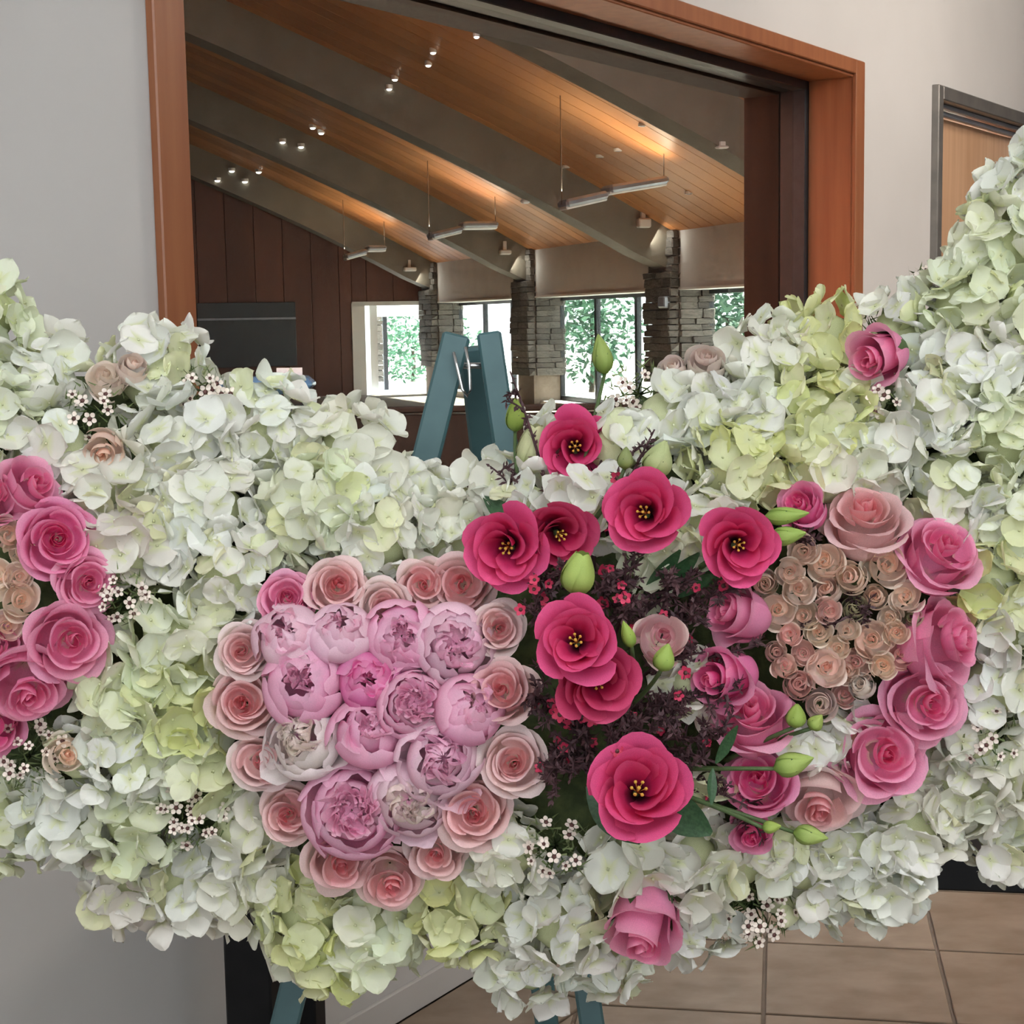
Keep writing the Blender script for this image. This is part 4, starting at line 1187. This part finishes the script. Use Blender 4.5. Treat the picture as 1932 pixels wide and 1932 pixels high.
def bud(x, y, L, W, ang, label, stem_to, k=0, col=(.34, .44, .12), dz=-.05, dz2=.02, leafs=()):
    """ang: where the tip points, degrees from straight up, clockwise"""
    D = S(x, y) + dz
    if interp(TOP, x) > y: D = S(x, interp(TOP, x)) + dz
    a = math.radians(ang)
    ax = (IMG_U * math.cos(a) + IMG_R * math.sin(a) - ray(x, y).normalized() * .25).normalized()
    h = L * .5 * D / FPX; w = W * .5 * D / FPX / .42
    root = empty('lisianthus_bud'); root.matrix_world = Matrix.Translation(at(x, y, D)) @ frame(ax) @ Matrix.Diagonal((w, w, h, 1))
    tag(root, label, 'flower bud', G)
    add_child(root, 'bud_petals', BUDS[k], None, col)
    add_child(root, 'calyx', CALYX, Matrix.Translation((0, 0, .05)) @ Matrix.Diagonal((.52, .52, .9, 1)))
    base = root.matrix_world @ Vector((0, 0, -.95))
    sx, sy = stem_to
    Dq = S(sx, sy) + dz2 if interp(TOP, sx) < sy else D
    stem_child(root, base, at(sx, sy, Dq), .0019, .0026, IMG_R * fr.uniform(-.012, .012))
    for (a_, b_) in leafs:
        leaf_child(root, at(*a_, D + .01), at(*b_, D - .005), LEAF_SLIM)
    BLOCK.append((x, y, W * .45))
    return root
CREAM = (.58, .60, .34)
bud(1135, 668, 78, 38, -10, 'tallest green bud, standing against the bright hall window', (1085, 960))
bud(972, 782, 66, 36, 0, 'green bud beside the easel leg', (995, 985), 1, (.36, .48, .10))
bud(1006, 848, 96, 60, 6, 'cream half open bud left of the topmost lisianthus', (1000, 985), 2, CREAM, -.04)
bud(1180, 864, 44, 30, 5, 'small olive bud right of the topmost lisianthus', (1105, 1000), 0, (.28, .33, .13))
bud(1243, 865, 74, 56, 22, 'pale green plump bud above the inward facing lisianthus', (1190, 985), 1, (.48, .54, .26))
bud(1092, 1082, 84, 60, 10, 'torn lime green bud in the dark centre', (1070, 1180), 2, (.42, .54, .14), -.07)
bud(1184, 1196, 56, 26, -18, 'slim green bud left of the pale pink ruffled rose', (1200, 1290), 0, (.36, .50, .10), -.06)
bud(1254, 1240, 56, 40, 16, 'plump green bud below the pale pink ruffled rose', (1190, 1330), 1, (.38, .52, .12), -.06)
bud(1485, 972, 84, 34, 84, 'upper of two long green buds beside the spray roses', (1400, 960), 0, (.36, .50, .12), -.05)
bud(1487, 1010, 68, 36, 82, 'lower of two long green buds beside the spray roses', (1410, 985), 1, (.36, .50, .12), -.05)
bud(1502, 1350, 48, 38, 5, 'round green bud under the white spray bud', (1370, 1435), 1, (.34, .46, .10), -.06)
bud(1540, 1362, 36, 30, 40, 'smallest round green bud above the pale pink rose', (1400, 1425), 0, (.38, .48, .12), -.06)
bud(1498, 1440, 78, 46, 74, 'big green bud touching the pale pink rose', (1300, 1450), 0, (.40, .52, .14), -.08, .0, (((1350, 1440), (1402, 1378)), ((1345, 1450), (1338, 1520))))
bud(1456, 1560, 36, 24, 85, 'tiny green bud on the lowest stem', (1290, 1500), 1, (.40, .52, .12), -.085, .0)
bud(1530, 1576, 66, 38, 100, 'lowest green bud under the pale pink rose', (1300, 1505), 0, (.42, .54, .16), -.085, .0)

# ------------------------------------------------------------------ waxflower sprigs
def wax(x, y, R, n, label, seed, dz=-.015, fs=13, mauve=0.0, up=0.0):
    r_ = random.Random(seed)
    y0 = max(y, interp(TOP, x)); y0 = min(y0, interp(BOT, x))
    D = S(x, y0) + dz
    base = at(x, y0, D + .06)
    root = empty('waxflower_sprig'); root.matrix_world = Matrix.Translation(base); tag(root, label, 'waxflower', 'waxflower sprigs tucked between the hydrangeas')
    tw = MB(); nd = MB()
    for i in range(n):
        a = r_.uniform(0, 6.3); q = math.sqrt(r_.random()) * R
        px_, py_ = x + q * math.cos(a), y + q * math.sin(a) * .9 - up * r_.random()
        p = at(px_, py_, D + (q / R) ** 2 * .012 + r_.uniform(-.008, .004))
        rr = fs * r_.uniform(.75, 1.15) * D / FPX
        f = face(px_, py_, .7 * math.cos(a) * q / R + r_.uniform(-.4, .4), -.7 * math.sin(a) * q / R + r_.uniform(-.3, .5))
        o = link('waxflower', WAX, root)
        o.matrix_local = Matrix.Translation(p - base) @ frame(f, r_.uniform(0, 6)) @ Matrix.Scale(rr, 4)
        add_child(o, 'flower_eye', EYE)
        tw.tube(curve_pts(Vector((0, 0, 0)), p - base - f * rr * .6, (r_.uniform(-.006, .006),) * 3, 4), [.0014, .0011, .0009, .0007], 4)
    for i in range(n * 7):
        a = r_.uniform(0, 6.3); q = math.sqrt(r_.random()) * R * 1.05
        p = at(x + q * math.cos(a), y + q * math.sin(a) * .9, D + .012 + r_.uniform(0, .022)) - base
        d = Vector((r_.gauss(0, 1), r_.gauss(0, .6), r_.gauss(.3, 1))).normalized() * r_.uniform(.008, .016)
        s_ = d.cross(Vector((r_.gauss(0, 1), r_.gauss(0, 1), r_.gauss(0, 1)))).normalized() * .0012
        nd.add([p - s_, p + s_, p + d], [(0, 1, 2)])
    link('stem', tw.mesh('stem', M['stem'], True), root)
    o = link('needles', nd.mesh('needles', M['waxleaf']), root); o['kind'] = 'stuff'
    BLOCK.append((x, y, R * .72))
for k, a in enumerate([
    (185, 775, 62, 9, 'waxflower sprig with green needles under the blush rose on the left crest'),
    (385, 738, 52, 14, 'cream waxflower sprig on the crest beside the wood window frame'),
    (238, 1128, 52, 14, 'waxflower sprig beside the pink spread rose at left'),
    (58, 1425, 74, 20, 'dark eyed waxflower sprig at the lower left edge'),
    (358, 1540, 70, 20, 'pinkish waxflower sprig at lower left between white hydrangeas'),
    (1048, 1595, 62, 13, 'waxflower sprig below the dark leaves at the bottom centre'),
    (1422, 1705, 84, 34, 'mauve waxflower sprig hanging at the bottom edge over the floor tiles'),
    (1865, 1392, 58, 10, 'waxflower sprig at right beside the ruffled pink rose'),
    (1205, 745, 62, 16, 'tan budded waxflower sprig on the crest right of the tallest bud'),
    (1738, 530, 26, 6, 'tiny waxflower tip poking up in front of the door frame'),
    (1632, 600, 34, 7, 'small tan waxflower tip beside the window casing'),
    (1660, 760, 36, 6, 'tan waxflowers under the high pink rose')]):
    wax(*a[:5], 300 + k, fs=12.5)

# ------------------------------------------------------------------ dark tea tree sprigs
def teatree(x0, y0, x1, y1, n, label, seed, dz=-.03, red=2, spread=34):
    r_ = random.Random(seed)
    D0 = S(x0, max(y0, interp(TOP, x0) + 30)) + .05; D1 = S(x1, max(y1, interp(TOP, x1) + 30)) + dz
    A = at(x0, y0, D0); Bp = at(x1, y1, D1)
    root = empty('tea_tree_sprig'); root.matrix_world = Matrix.Translation(A); tag(root, label, 'foliage sprig', 'dark burgundy tea tree sprigs')
    tw = MB(); lf = MB()
    main = curve_pts(Vector(), Bp - A, IMG_R * r_.uniform(-.02, .02) + IMG_U * r_.uniform(-.01, .02), 9)
    tw.tube(main, [.0022 - .0014 * i / 8 for i in range(9)], 5)
    tips = [(main, 1.0)]
    for i in range(n):
        k = r_.uniform(.25, .95); p = main[int(k * 8)]
        d = (IMG_R * r_.gauss(0, 1) + IMG_U * r_.gauss(.15, 1) + ray(966, 966) * r_.gauss(-.15, .5)).normalized() * spread * r_.uniform(.6, 1.3) * D1 / FPX
        tw_ = curve_pts(p, p + d, IMG_U * r_.uniform(-.004, .008), 5)
        tw.tube(tw_, [.0013, .0011, .0009, .0008, .0006], 4)
        tips.append((tw_, .6))
    for (pl, w_) in tips:
        cnt = 34 if w_ == 1.0 else 18
        for i in range(cnt):
            k = r_.uniform(.3 if w_ == 1.0 else .1, 1.0) * (len(pl) - 1); a = int(min(k, len(pl) - 2)); p = pl[a].lerp(pl[a + 1], k - a)
            ax = (pl[a + 1] - pl[a]).normalized()
            d = (Vector((r_.gauss(0, 1), r_.gauss(0, 1), r_.gauss(0, 1))).normalized() + ax * .6).normalized() * r_.uniform(.0055, .011)
            s_ = d.cross(Vector((r_.gauss(0, 1), r_.gauss(0, 1), r_.gauss(0, 1)))).normalized() * .0016
            lf.add([p, p + d * .5 + s_, p + d, p + d * .5 - s_], [(0, 1, 2, 3)])
    link('stem', tw.mesh('stem', M['twig'], True), root)
    o = link('small_leaves', lf.mesh('small_leaves', M['tealeaf']), root); o['kind'] = 'stuff'
    for i in range(red):
        pl, _ = r_.choice(tips); p = pl[-1 - (i % 2)]
        f = face(x1, y1, r_.uniform(-.6, .6), r_.uniform(-.4, .6))
        o = link('crimson_flower', RED, root)
        o.matrix_local = Matrix.Translation(p + f * .004) @ frame(f, r_.uniform(0, 6)) @ Matrix.Scale(r_.uniform(8, 16) * D1 / FPX, 4)
        add_child(o, 'flower_eye', EYE, Matrix.Translation((0, 0, .05)))
    return root
for k, a in enumerate([
    (1030, 1060, 925, 880, 9, 'dark sprig rising left of the cream bud', 0), (1060, 1040, 962, 700, 8, 'dark sprig reaching up beside the easel leg', 0),
    (1100, 1060, 1235, 810, 9, 'dark sprig with one red flower at its tip, top right', 2), (1120, 1080, 1160, 760, 7, 'thin dark sprig behind the topmost lisianthus', 0),
    (1080, 1180, 985, 1150, 10, 'crimson flowered sprig beside the pale blush rose', 4), (1110, 1180, 1060, 1060, 11, 'dark sprig between the two upper lisianthus', 2),
    (1150, 1180, 1180, 1050, 12, 'dark sprig under the inward facing lisianthus', 3), (1160, 1200, 1200, 1130, 10, 'dark sprig with large crimson flower right of the centre', 5),
    (1190, 1180, 1330, 1080, 11, 'dark sprig under the lisianthus near the spray roses', 1), (1230, 1190, 1400, 1110, 12, 'dark sprig over the upper pink rose', 3),
    (1220, 1220, 1330, 1150, 11, 'dark sprig right of the slim green bud', 1), (1240, 1260, 1440, 1215, 11, 'long dark sprig crossing the sideways pink rose', 1),
    (1210, 1280, 1330, 1230, 10, 'dark sprig right of the plump green bud', 1), (1200, 1330, 1400, 1300, 10, 'dark sprig between the two lower left pink roses', 0),
    (1180, 1340, 1290, 1340, 12, 'dark sprig in the hollow right of the centre', 1), (1160, 1370, 1240, 1400, 13, 'dense dark sprig above the lowest lisianthus', 1),
    (1130, 1360, 1150, 1430, 12, 'dark sprig just left of the lowest lisianthus', 3), (1100, 1340, 1020, 1370, 10, 'crimson flowered sprig pointing at the lower blush rose', 4),
    (1110, 1370, 1050, 1430, 10, 'dark sprig with red buds above the dark leaf', 4), (1090, 1330, 1110, 1410, 10, 'red budded sprig under the crimson lisianthus', 5),
    (1220, 1390, 1370, 1380, 13, 'dark sprig spreading over the wide pink rose', 1), (1230, 1420, 1350, 1440, 11, 'dark sprig right of the lowest lisianthus', 1),
    (1280, 1440, 1410, 1520, 9, 'dark sprig across the hot pink rose', 1), (1320, 1470, 1440, 1590, 8, 'dark sprig hanging beside the lowest stems', 0),
    (1500, 1180, 1590, 1170, 9, 'dark sprig lying across the spray roses', 0), (1540, 1190, 1640, 1160, 8, 'short dark sprig beside the olive spray bud', 0),
    (1440, 1020, 1530, 1020, 7, 'dark sprig below the two long green buds', 0), (1060, 1240, 1010, 1260, 10, 'dark sprig left of the open eyed lisianthus', 3),
    (1150, 1120, 1120, 1120, 12, 'dark sprig behind the torn lime bud', 3), (1240, 1140, 1260, 1090, 12, 'dark sprig by the slim green leaves', 0),
    (1030, 1080, 1010, 1095, 9, 'dark sprig beneath the leftmost lisianthus', 3), (1270, 1320, 1250, 1370, 12, 'low dark sprig in the hollow', 0), (1080, 1400, 1050, 1500, 12, 'dark sprig above the bottom centre waxflowers', 1),
    (1120, 1420, 1075, 1470, 12, 'dark sprig beside the left dark leaf', 2), (1090, 1420, 1030, 1470, 12, 'dark sprig right of the pale round rose', 1), (1050, 1330, 1010, 1310, 10, 'dark sprig right of the cream edged blush rose', 2)]):
    teatree(*a[:5], 'burgundy tea tree, ' + a[5], 500 + k, red=a[6], dz=-.035)

# ------------------------------------------------------------------ hydrangea heads
WH = (.92, .93, .88); CR = (.90, .89, .78); PG = (.85, .89, .67); LM = (.79, .82, .38); TN = (.82, .77, .69)
HY = [
 (-40, 600, 105, PG, 'pale green hydrangea at the upper left corner of the flowers'), (85, 730, 105, WH, 'white hydrangea on the left crest near the frame edge'),
 (295, 715, 112, WH, 'big white hydrangea on the crest against the wood casing'), (-20, 790, 100, PG, 'pale green hydrangea at the left edge above the pink roses'),
 (110, 850, 100, WH, 'white hydrangea behind the upright pink rose'), (215, 915, 95, CR, 'cream hydrangea under the tan spray rose'),
 (345, 850, 112, WH, 'white hydrangea under the cream waxflower sprig'), (500, 820, 118, WH, 'large white hydrangea in the middle of the left crest'),
 (655, 875, 118, CR, 'white hydrangea sloping down to the easel leg'), (590, 965, 108, PG, 'yellow green hydrangea above the blush rose ring'),
 (395, 970, 112, WH, 'white hydrangea with broad petals left of the yellow green one'), (255, 1030, 92, TN, 'tan cream hydrangea right of the deep pink rose'),
 (430, 1085, 100, WH, 'white hydrangea at the upper left of the peony ring'), (715, 1010, 108, WH, 'white hydrangea directly above the small blush rose'),
 (840, 1025, 98, CR, 'cream hydrangea below the foot of the easel top'), (330, 1205, 104, PG, 'pale green hydrangea right of the small waxflowers'),
 (235, 1300, 92, PG, 'pale green hydrangea beside the paler pink rose'), (345, 1330, 100, LM, 'yellow green hydrangea left of the largest blush rose'),
 (255, 1425, 98, WH, 'white hydrangea right of the peach ruffled spray rose'), (390, 1440, 88, PG, 'pale green hydrangea left of the ring, low'),
 (130, 1535, 105, WH, 'white hydrangea under the dark eyed waxflowers'), (20, 1545, 98, PG, 'pale hydrangea at the lower left corner'),
 (255, 1545, 92, PG, 'greenish white hydrangea left of the pinkish waxflowers'), (345, 1655, 92, WH, 'white hydrangea at the bottom left above the black leg'),
 (240, 1665, 85, TN, 'shaded tan hydrangea on the lower left rim'), (455, 1555, 84, CR, 'cream hydrangea left of the small blush rose'),
 (480, 1660, 92, CR, 'cream yellow hydrangea above the black leg'), (585, 1720, 98, LM, 'lime hydrangea under the bottom blush roses, left'),
 (705, 1755, 98, PG, 'greenish white hydrangea at the lowest left point'), (640, 1800, 84, LM, 'lime hydrangea lowest of all at left'),
 (870, 1705, 102, LM, 'bright lime hydrangea below the ring'), (965, 1600, 84, CR, 'cream hydrangea under the lower right blush roses'),
 (1060, 1730, 108, WH, 'white hydrangea left of the hanging pink rose'), (1000, 1815, 88, WH, 'white hydrangea lowest above the teal legs'),
 (1150, 1800, 84, WH, 'white hydrangea under the hanging pink rose, left'), (1190, 1625, 92, CR, 'cream white hydrangea under the dark leaf'),
 (1300, 1620, 92, CR, 'cream hydrangea under the right dark leaf'), (1310, 1725, 88, WH, 'white hydrangea right of the hanging pink rose'),
 (1395, 1620, 85, CR, 'cream hydrangea above the mauve waxflowers'), (1545, 1680, 70, WH, 'small white hydrangea right of the mauve waxflowers'),
 (1515, 1630, 84, WH, 'white hydrangea below the lowest green bud'), (1645, 1640, 98, WH, 'greenish white hydrangea over the floor tiles'),
 (1710, 1560, 100, WH, 'white hydrangea below the large pink rose'), (1800, 1480, 102, CR, 'cream white hydrangea right of the large pink rose'),
 (1895, 1560, 98, WH, 'white hydrangea at the lower right corner'), (1920, 1440, 92, CR, 'cream hydrangea at the right edge beside waxflowers'),
 (1880, 1290, 98, WH, 'bright white hydrangea right of the ruffled pink rose'), (1905, 1170, 92, WH, 'white hydrangea at the right edge, middle'),
 (1860, 1085, 90, LM, 'lime hydrangea right of the upper pink rose'), (1915, 985, 98, PG, 'pale green hydrangea at the right edge, upper middle'),
 (1785, 915, 112, WH, 'large white hydrangea above the right pink rose'), (1895, 830, 100, PG, 'yellowish green hydrangea at right under the rising tip'),
 (1745, 790, 100, WH, 'white hydrangea below the high pink rose'), (1560, 650, 100, LM, 'lime hydrangea on the crest before the window jamb'),
 (1535, 795, 112, LM, 'yellow lime hydrangea in the middle of the right crest'), (1400, 885, 104, LM, 'bright lime hydrangea with twisted petals above lisianthus'),
 (1445, 685, 92, CR, 'cream hydrangea right of the two blush rosebuds'), (1365, 790, 98, WH, 'white hydrangea beneath the blush rosebuds'),
 (1255, 790, 88, WH, 'white hydrangea behind the pale plump bud'), (1160, 850, 80, WH, 'white hydrangea right of the topmost lisianthus'),
 (1045, 830, 62, WH, 'white hydrangea behind the cream half open bud'), (935, 905, 58, WH, 'small white hydrangea right of the easel leg'),
 (1000, 955, 68, WH, 'white hydrangea under the cream half open bud'), (1110, 960, 80, WH, 'white hydrangea behind the upper lisianthus stems'),
 (1325, 985, 84, CR, 'cream hydrangea left of the lisianthus near spray roses'), (1260, 1060, 74, PG, 'pale green hydrangea behind the slim leaves'),
 (1700, 635, 98, WH, 'white hydrangea right of the window casing'), (1820, 590, 102, PG, 'pale green hydrangea below the rising tip'),
 (1885, 470, 98, PG, 'creamy green hydrangea in the rising tip'), (1925, 385, 88, WH, 'white hydrangea at the very top right'),
 (1835, 710, 96, WH, 'white hydrangea between the high rose and right edge'), (1620, 880, 88, CR, 'cream hydrangea above the big pale pink rose'),
 (1990, 320, 95, WH, 'white hydrangea cut by the right frame edge, topmost'), (1990, 620, 95, PG, 'pale hydrangea cut by the right frame edge, upper'), (1560, 910, 70, CR, 'cream hydrangea above the hot pink peeping rose'),
 (1580, 1385, 62, WH, 'white hydrangea tucked below the spray roses'), (1510, 1400, 56, WH, 'white hydrangea behind the round green buds'), (1300, 1500, 60, CR, 'cream hydrangea behind the crossing bud stems'), (1640, 750, 60, WH, 'small white hydrangea left under the high pink rose'), (780, 950, 80, WH, 'white hydrangea at the dip before the easel'),
 (1470, 1580, 66, WH, 'white hydrangea between the lowest stems'), (1600, 1590, 70, WH, 'white hydrangea right of the pale pink rose'), (1840, 1390, 70, CR, 'cream hydrangea behind the right waxflowers'),
 (1300, 1290, 66, CR, 'shaded cream hydrangea deep in the dark centre'), (560, 1780, 60, CR, 'cream hydrangea beside the teal leg'), (420, 1690, 66, CR, 'cream hydrangea at the top of the black leg'),
 (1420, 800, 66, WH, 'small white hydrangea left of the yellow lime one'), (150, 1430, 66, WH, 'white hydrangea behind the peach ruffled spray rose'), (1815, 1000, 60, WH, 'white petals between large white hydrangea and pink rose')]
hr = random.Random(9)
FLORET_COUNT = 0
for (x, y, r, c, lb) in HY:
    D = S(x, y); R = r * D / FPX
    a, b = dtb(x, y)
    ty = 1.0 * math.exp(-max(0, a) / 90) - .8 * math.exp(-max(0, b) / 90)
    f = face(x, y, 0, ty)
    cen = at(x, y, D + R * .72)
    root = empty('hydrangea_head'); X = Matrix.Translation(cen) @ frame(f, hr.uniform(0, 6))
    root.matrix_world = X; tag(root, lb, 'hydrangea', 'hydrangea heads covering the form')
    add_child(root, 'core', CORE, Matrix.Diagonal((R * .60, R * .60, R * .52, 1)))
    fs = .0192 * (.92 + hr.random() * .22)
    n = int(2.75 * (R / fs) ** 2 * 1.85)
    ga = PI * (3 - math.sqrt(5)); zmin = -.55
    for i in range(n):
        z = 1 - (1 - zmin) * (i + .5) / n
        q = math.sqrt(max(0, 1 - z * z)); th = i * ga + hr.uniform(-.25, .25)
        d = Vector((q * math.cos(th), q * math.sin(th), z))
        rad = R * (.90 + hr.uniform(-.10, .10))
        lp = Vector((d.x * rad, d.y * rad, d.z * rad * .88))
        wpnt = X @ lp
        px_, py_, dd = pix(wpnt)
        # skip florets hidden behind the form or standing on another bloom
        vd = (X.to_3x3() @ d).dot(-ray(x, y).normalized())
        if vd < -.30: continue
        bad = False
        for (bx, by, br) in BLOCK:
            if (px_ - bx) ** 2 + (py_ - by) ** 2 < br * br: bad = True; break
        if bad: continue
        nrm = (d + Vector((hr.gauss(0, .58), hr.gauss(0, .58), hr.gauss(0, .32)))).normalized()
        o = bpy.data.objects.new('floret', hr.choice(FLORETS)); COL.objects.link(o); o.parent = root
        sc = fs * hr.uniform(.85, 1.18)
        o.matrix_local = Matrix.Translation(lp) @ frame(nrm, hr.uniform(0, 6.3)) @ Matrix.Diagonal((sc, sc * hr.uniform(.9, 1.05), sc, 1))
        k = hr.random()
        cc = lerp3(c, WH, k * .55) if c is not WH else lerp3(c, CR, k * k * .7)
        if hr.random() < .09: cc = lerp3(cc, LM, .5)
        o.color = (*jit(cc, hr, .05), 1)
        FLORET_COUNT += 1
print('FLORETS', FLORET_COUNT, 'OBJECTS', len(bpy.data.objects))

# ------------------------------------------------------------------ moss covered foam form behind the flowers
m_ = MB(); xs = list(range(-140, 2080, 55)); ny = 16
front = []; back = []
for x in xs:
    a = interp(TOP, x) + 62; b = interp(BOT, x) - 62
    for j in range(ny + 1):
        y = a + (b - a) * j / ny
        e = abs(2 * j / ny - 1) ** 4
        front.append(at(x, y, S(x, y) + .080 + .03 * e)); back.append(at(x, y, 1.86))
nfr = len(front); f_ = []
for i in range(len(xs) - 1):
    for j in range(ny):
        a = i * (ny + 1) + j; b = a + ny + 1
        f_.append((a, a + 1, b + 1, b)); f_.append((nfr + a, nfr + b, nfr + b + 1, nfr + a + 1))
    a = i * (ny + 1); b = a + ny + 1
    f_.append((a, b, nfr + b, nfr + a)); f_.append((a + ny, nfr + a + ny, nfr + b + ny, b + ny))
for a in range(ny):
    f_.append((a, nfr + a, nfr + a + 1, a + 1)); b = (len(xs) - 1) * (ny + 1) + a
    f_.append((b, b + 1, nfr + b + 1, nfr + b))
m_.add(front + back, f_)
o = link('floral_foam_form', m_.mesh('floral_foam_form', M['foam'], True)); tag(o, 'dark green foam form holding all the flowers on the easel', 'foam form')

# ------------------------------------------------------------------ teal wooden easel
def board(root, name, A, B, w, d, mat, label=None):
    ax = (B - A); L = ax.length; ax.normalize()
    n = -ray(900, 1200); n = Vector((n.x, n.y, n.z)); n = (n - ax * n.dot(ax)).normalized(); sd = n.cross(ax)
    X = Matrix.Translation((A + B) / 2) @ Matrix((sd, n, ax)).transposed().to_4x4()
    mm = MB(); mm.box(X, w, d, L, .003)
    me = mm.mesh(name, M[mat]); me.transform(root.matrix_world.inverted())
    return link(name, me, root)
def floor_pt(x, y, x2, y2, d1, d2):
    """carry the line of a leg down to the floor"""
    a = at(x, y, d1); b = at(x2, y2, d2); k = a.z / (a.z - b.z)
    return a, a + (b - a) * k
eas = empty('easel'); a_, b_ = floor_pt(862, 632, 548, 1890, 1.95, 1.92)
eas.matrix_world = Matrix.Translation(Vector((b_.x, b_.y, 0))); tag(eas, 'teal painted wooden easel carrying the flowers', 'easel')
bpy.context.view_layer.update()
board(eas, 'leg', a_, b_ + ZUP * .0, .034, .022, 'teal')
a2, b2 = floor_pt(922, 628, 1112, 1900, 1.95, 1.93); board(eas, 'leg', a2, b2, .030, .022, 'teal')
a3, b3 = floor_pt(890, 655, 1028, 1900, 2.02, 2.30); board(eas, 'leg', a3, b3, .034, .022, 'teal')
board(eas, 'crossbar', at(770, 1500, 1.93), at(1040, 1500, 1.935), .03, .018, 'teal')
mm = MB()
pts = [at(878, 655, 1.925), at(885, 690, 1.92), at(888, 735, 1.92), at(882, 748, 1.918), at(872, 735, 1.92), at(862, 690, 1.925), at(856, 665, 1.93)]
mm.tube(pts, .0022, 6); me = mm.mesh('wire_hook', M['wire'], True); me.transform(eas.matrix_world.inverted()); link('wire_hook', me, eas)
mm = MB(); mm.tube([at(846, 690, 1.965), at(936, 690, 1.965)], .004, 8); me = mm.mesh('hinge_bolt', M['wire'], True); me.transform(eas.matrix_world.inverted()); link('hinge_bolt', me, eas)

# ------------------------------------------------------------------ long black bench behind the flowers
p1 = at(1774, 1677, 2.62)                                  # a point on the underside edge
def along(x, y):
    return hit(x, y, p1, TV)
zu = p1.z
Lp = hit(418, 1720, p1, TV); Rp = p1 + TU * 1.1
uL_ = (Lp - p1).dot(TU); uR_ = 1.1
bn = empty('bench'); bn.matrix_world = Matrix.Translation(Vector((p1.x, p1.y, 0))) @ Matrix((TU, TV, ZUP)).transposed().to_4x4()
tag(bn, 'long black wooden bench standing behind the flower easel', 'bench')
def bpart(name, x0, x1, y0, y1, z0, z1):
    mm = MB(); mm.box(Matrix.Translation(((x0 + x1) / 2, (y0 + y1) / 2, (z0 + z1) / 2)), x1 - x0, y1 - y0, z1 - z0, .004)
    return link(name, mm.mesh(name, M['black']), bn)
legw = (hit(510, 1800, p1, TV) - hit(423, 1800, p1, TV)).length
bpart('seat_board', uL_ - .02, uR_, -.01, .34, zu, zu + .07)
for (x0) in (uL_, uR_ - legw - .02):
    bpart('leg', x0, x0 + legw, 0, .07, 0, zu); bpart('leg', x0, x0 + legw, .26, .33, 0, zu)
bpart('stretcher', uL_ + legw, uR_ - legw - .02, .14, .18, .10, .14)
print('BENCH', zu, uL_, legw)
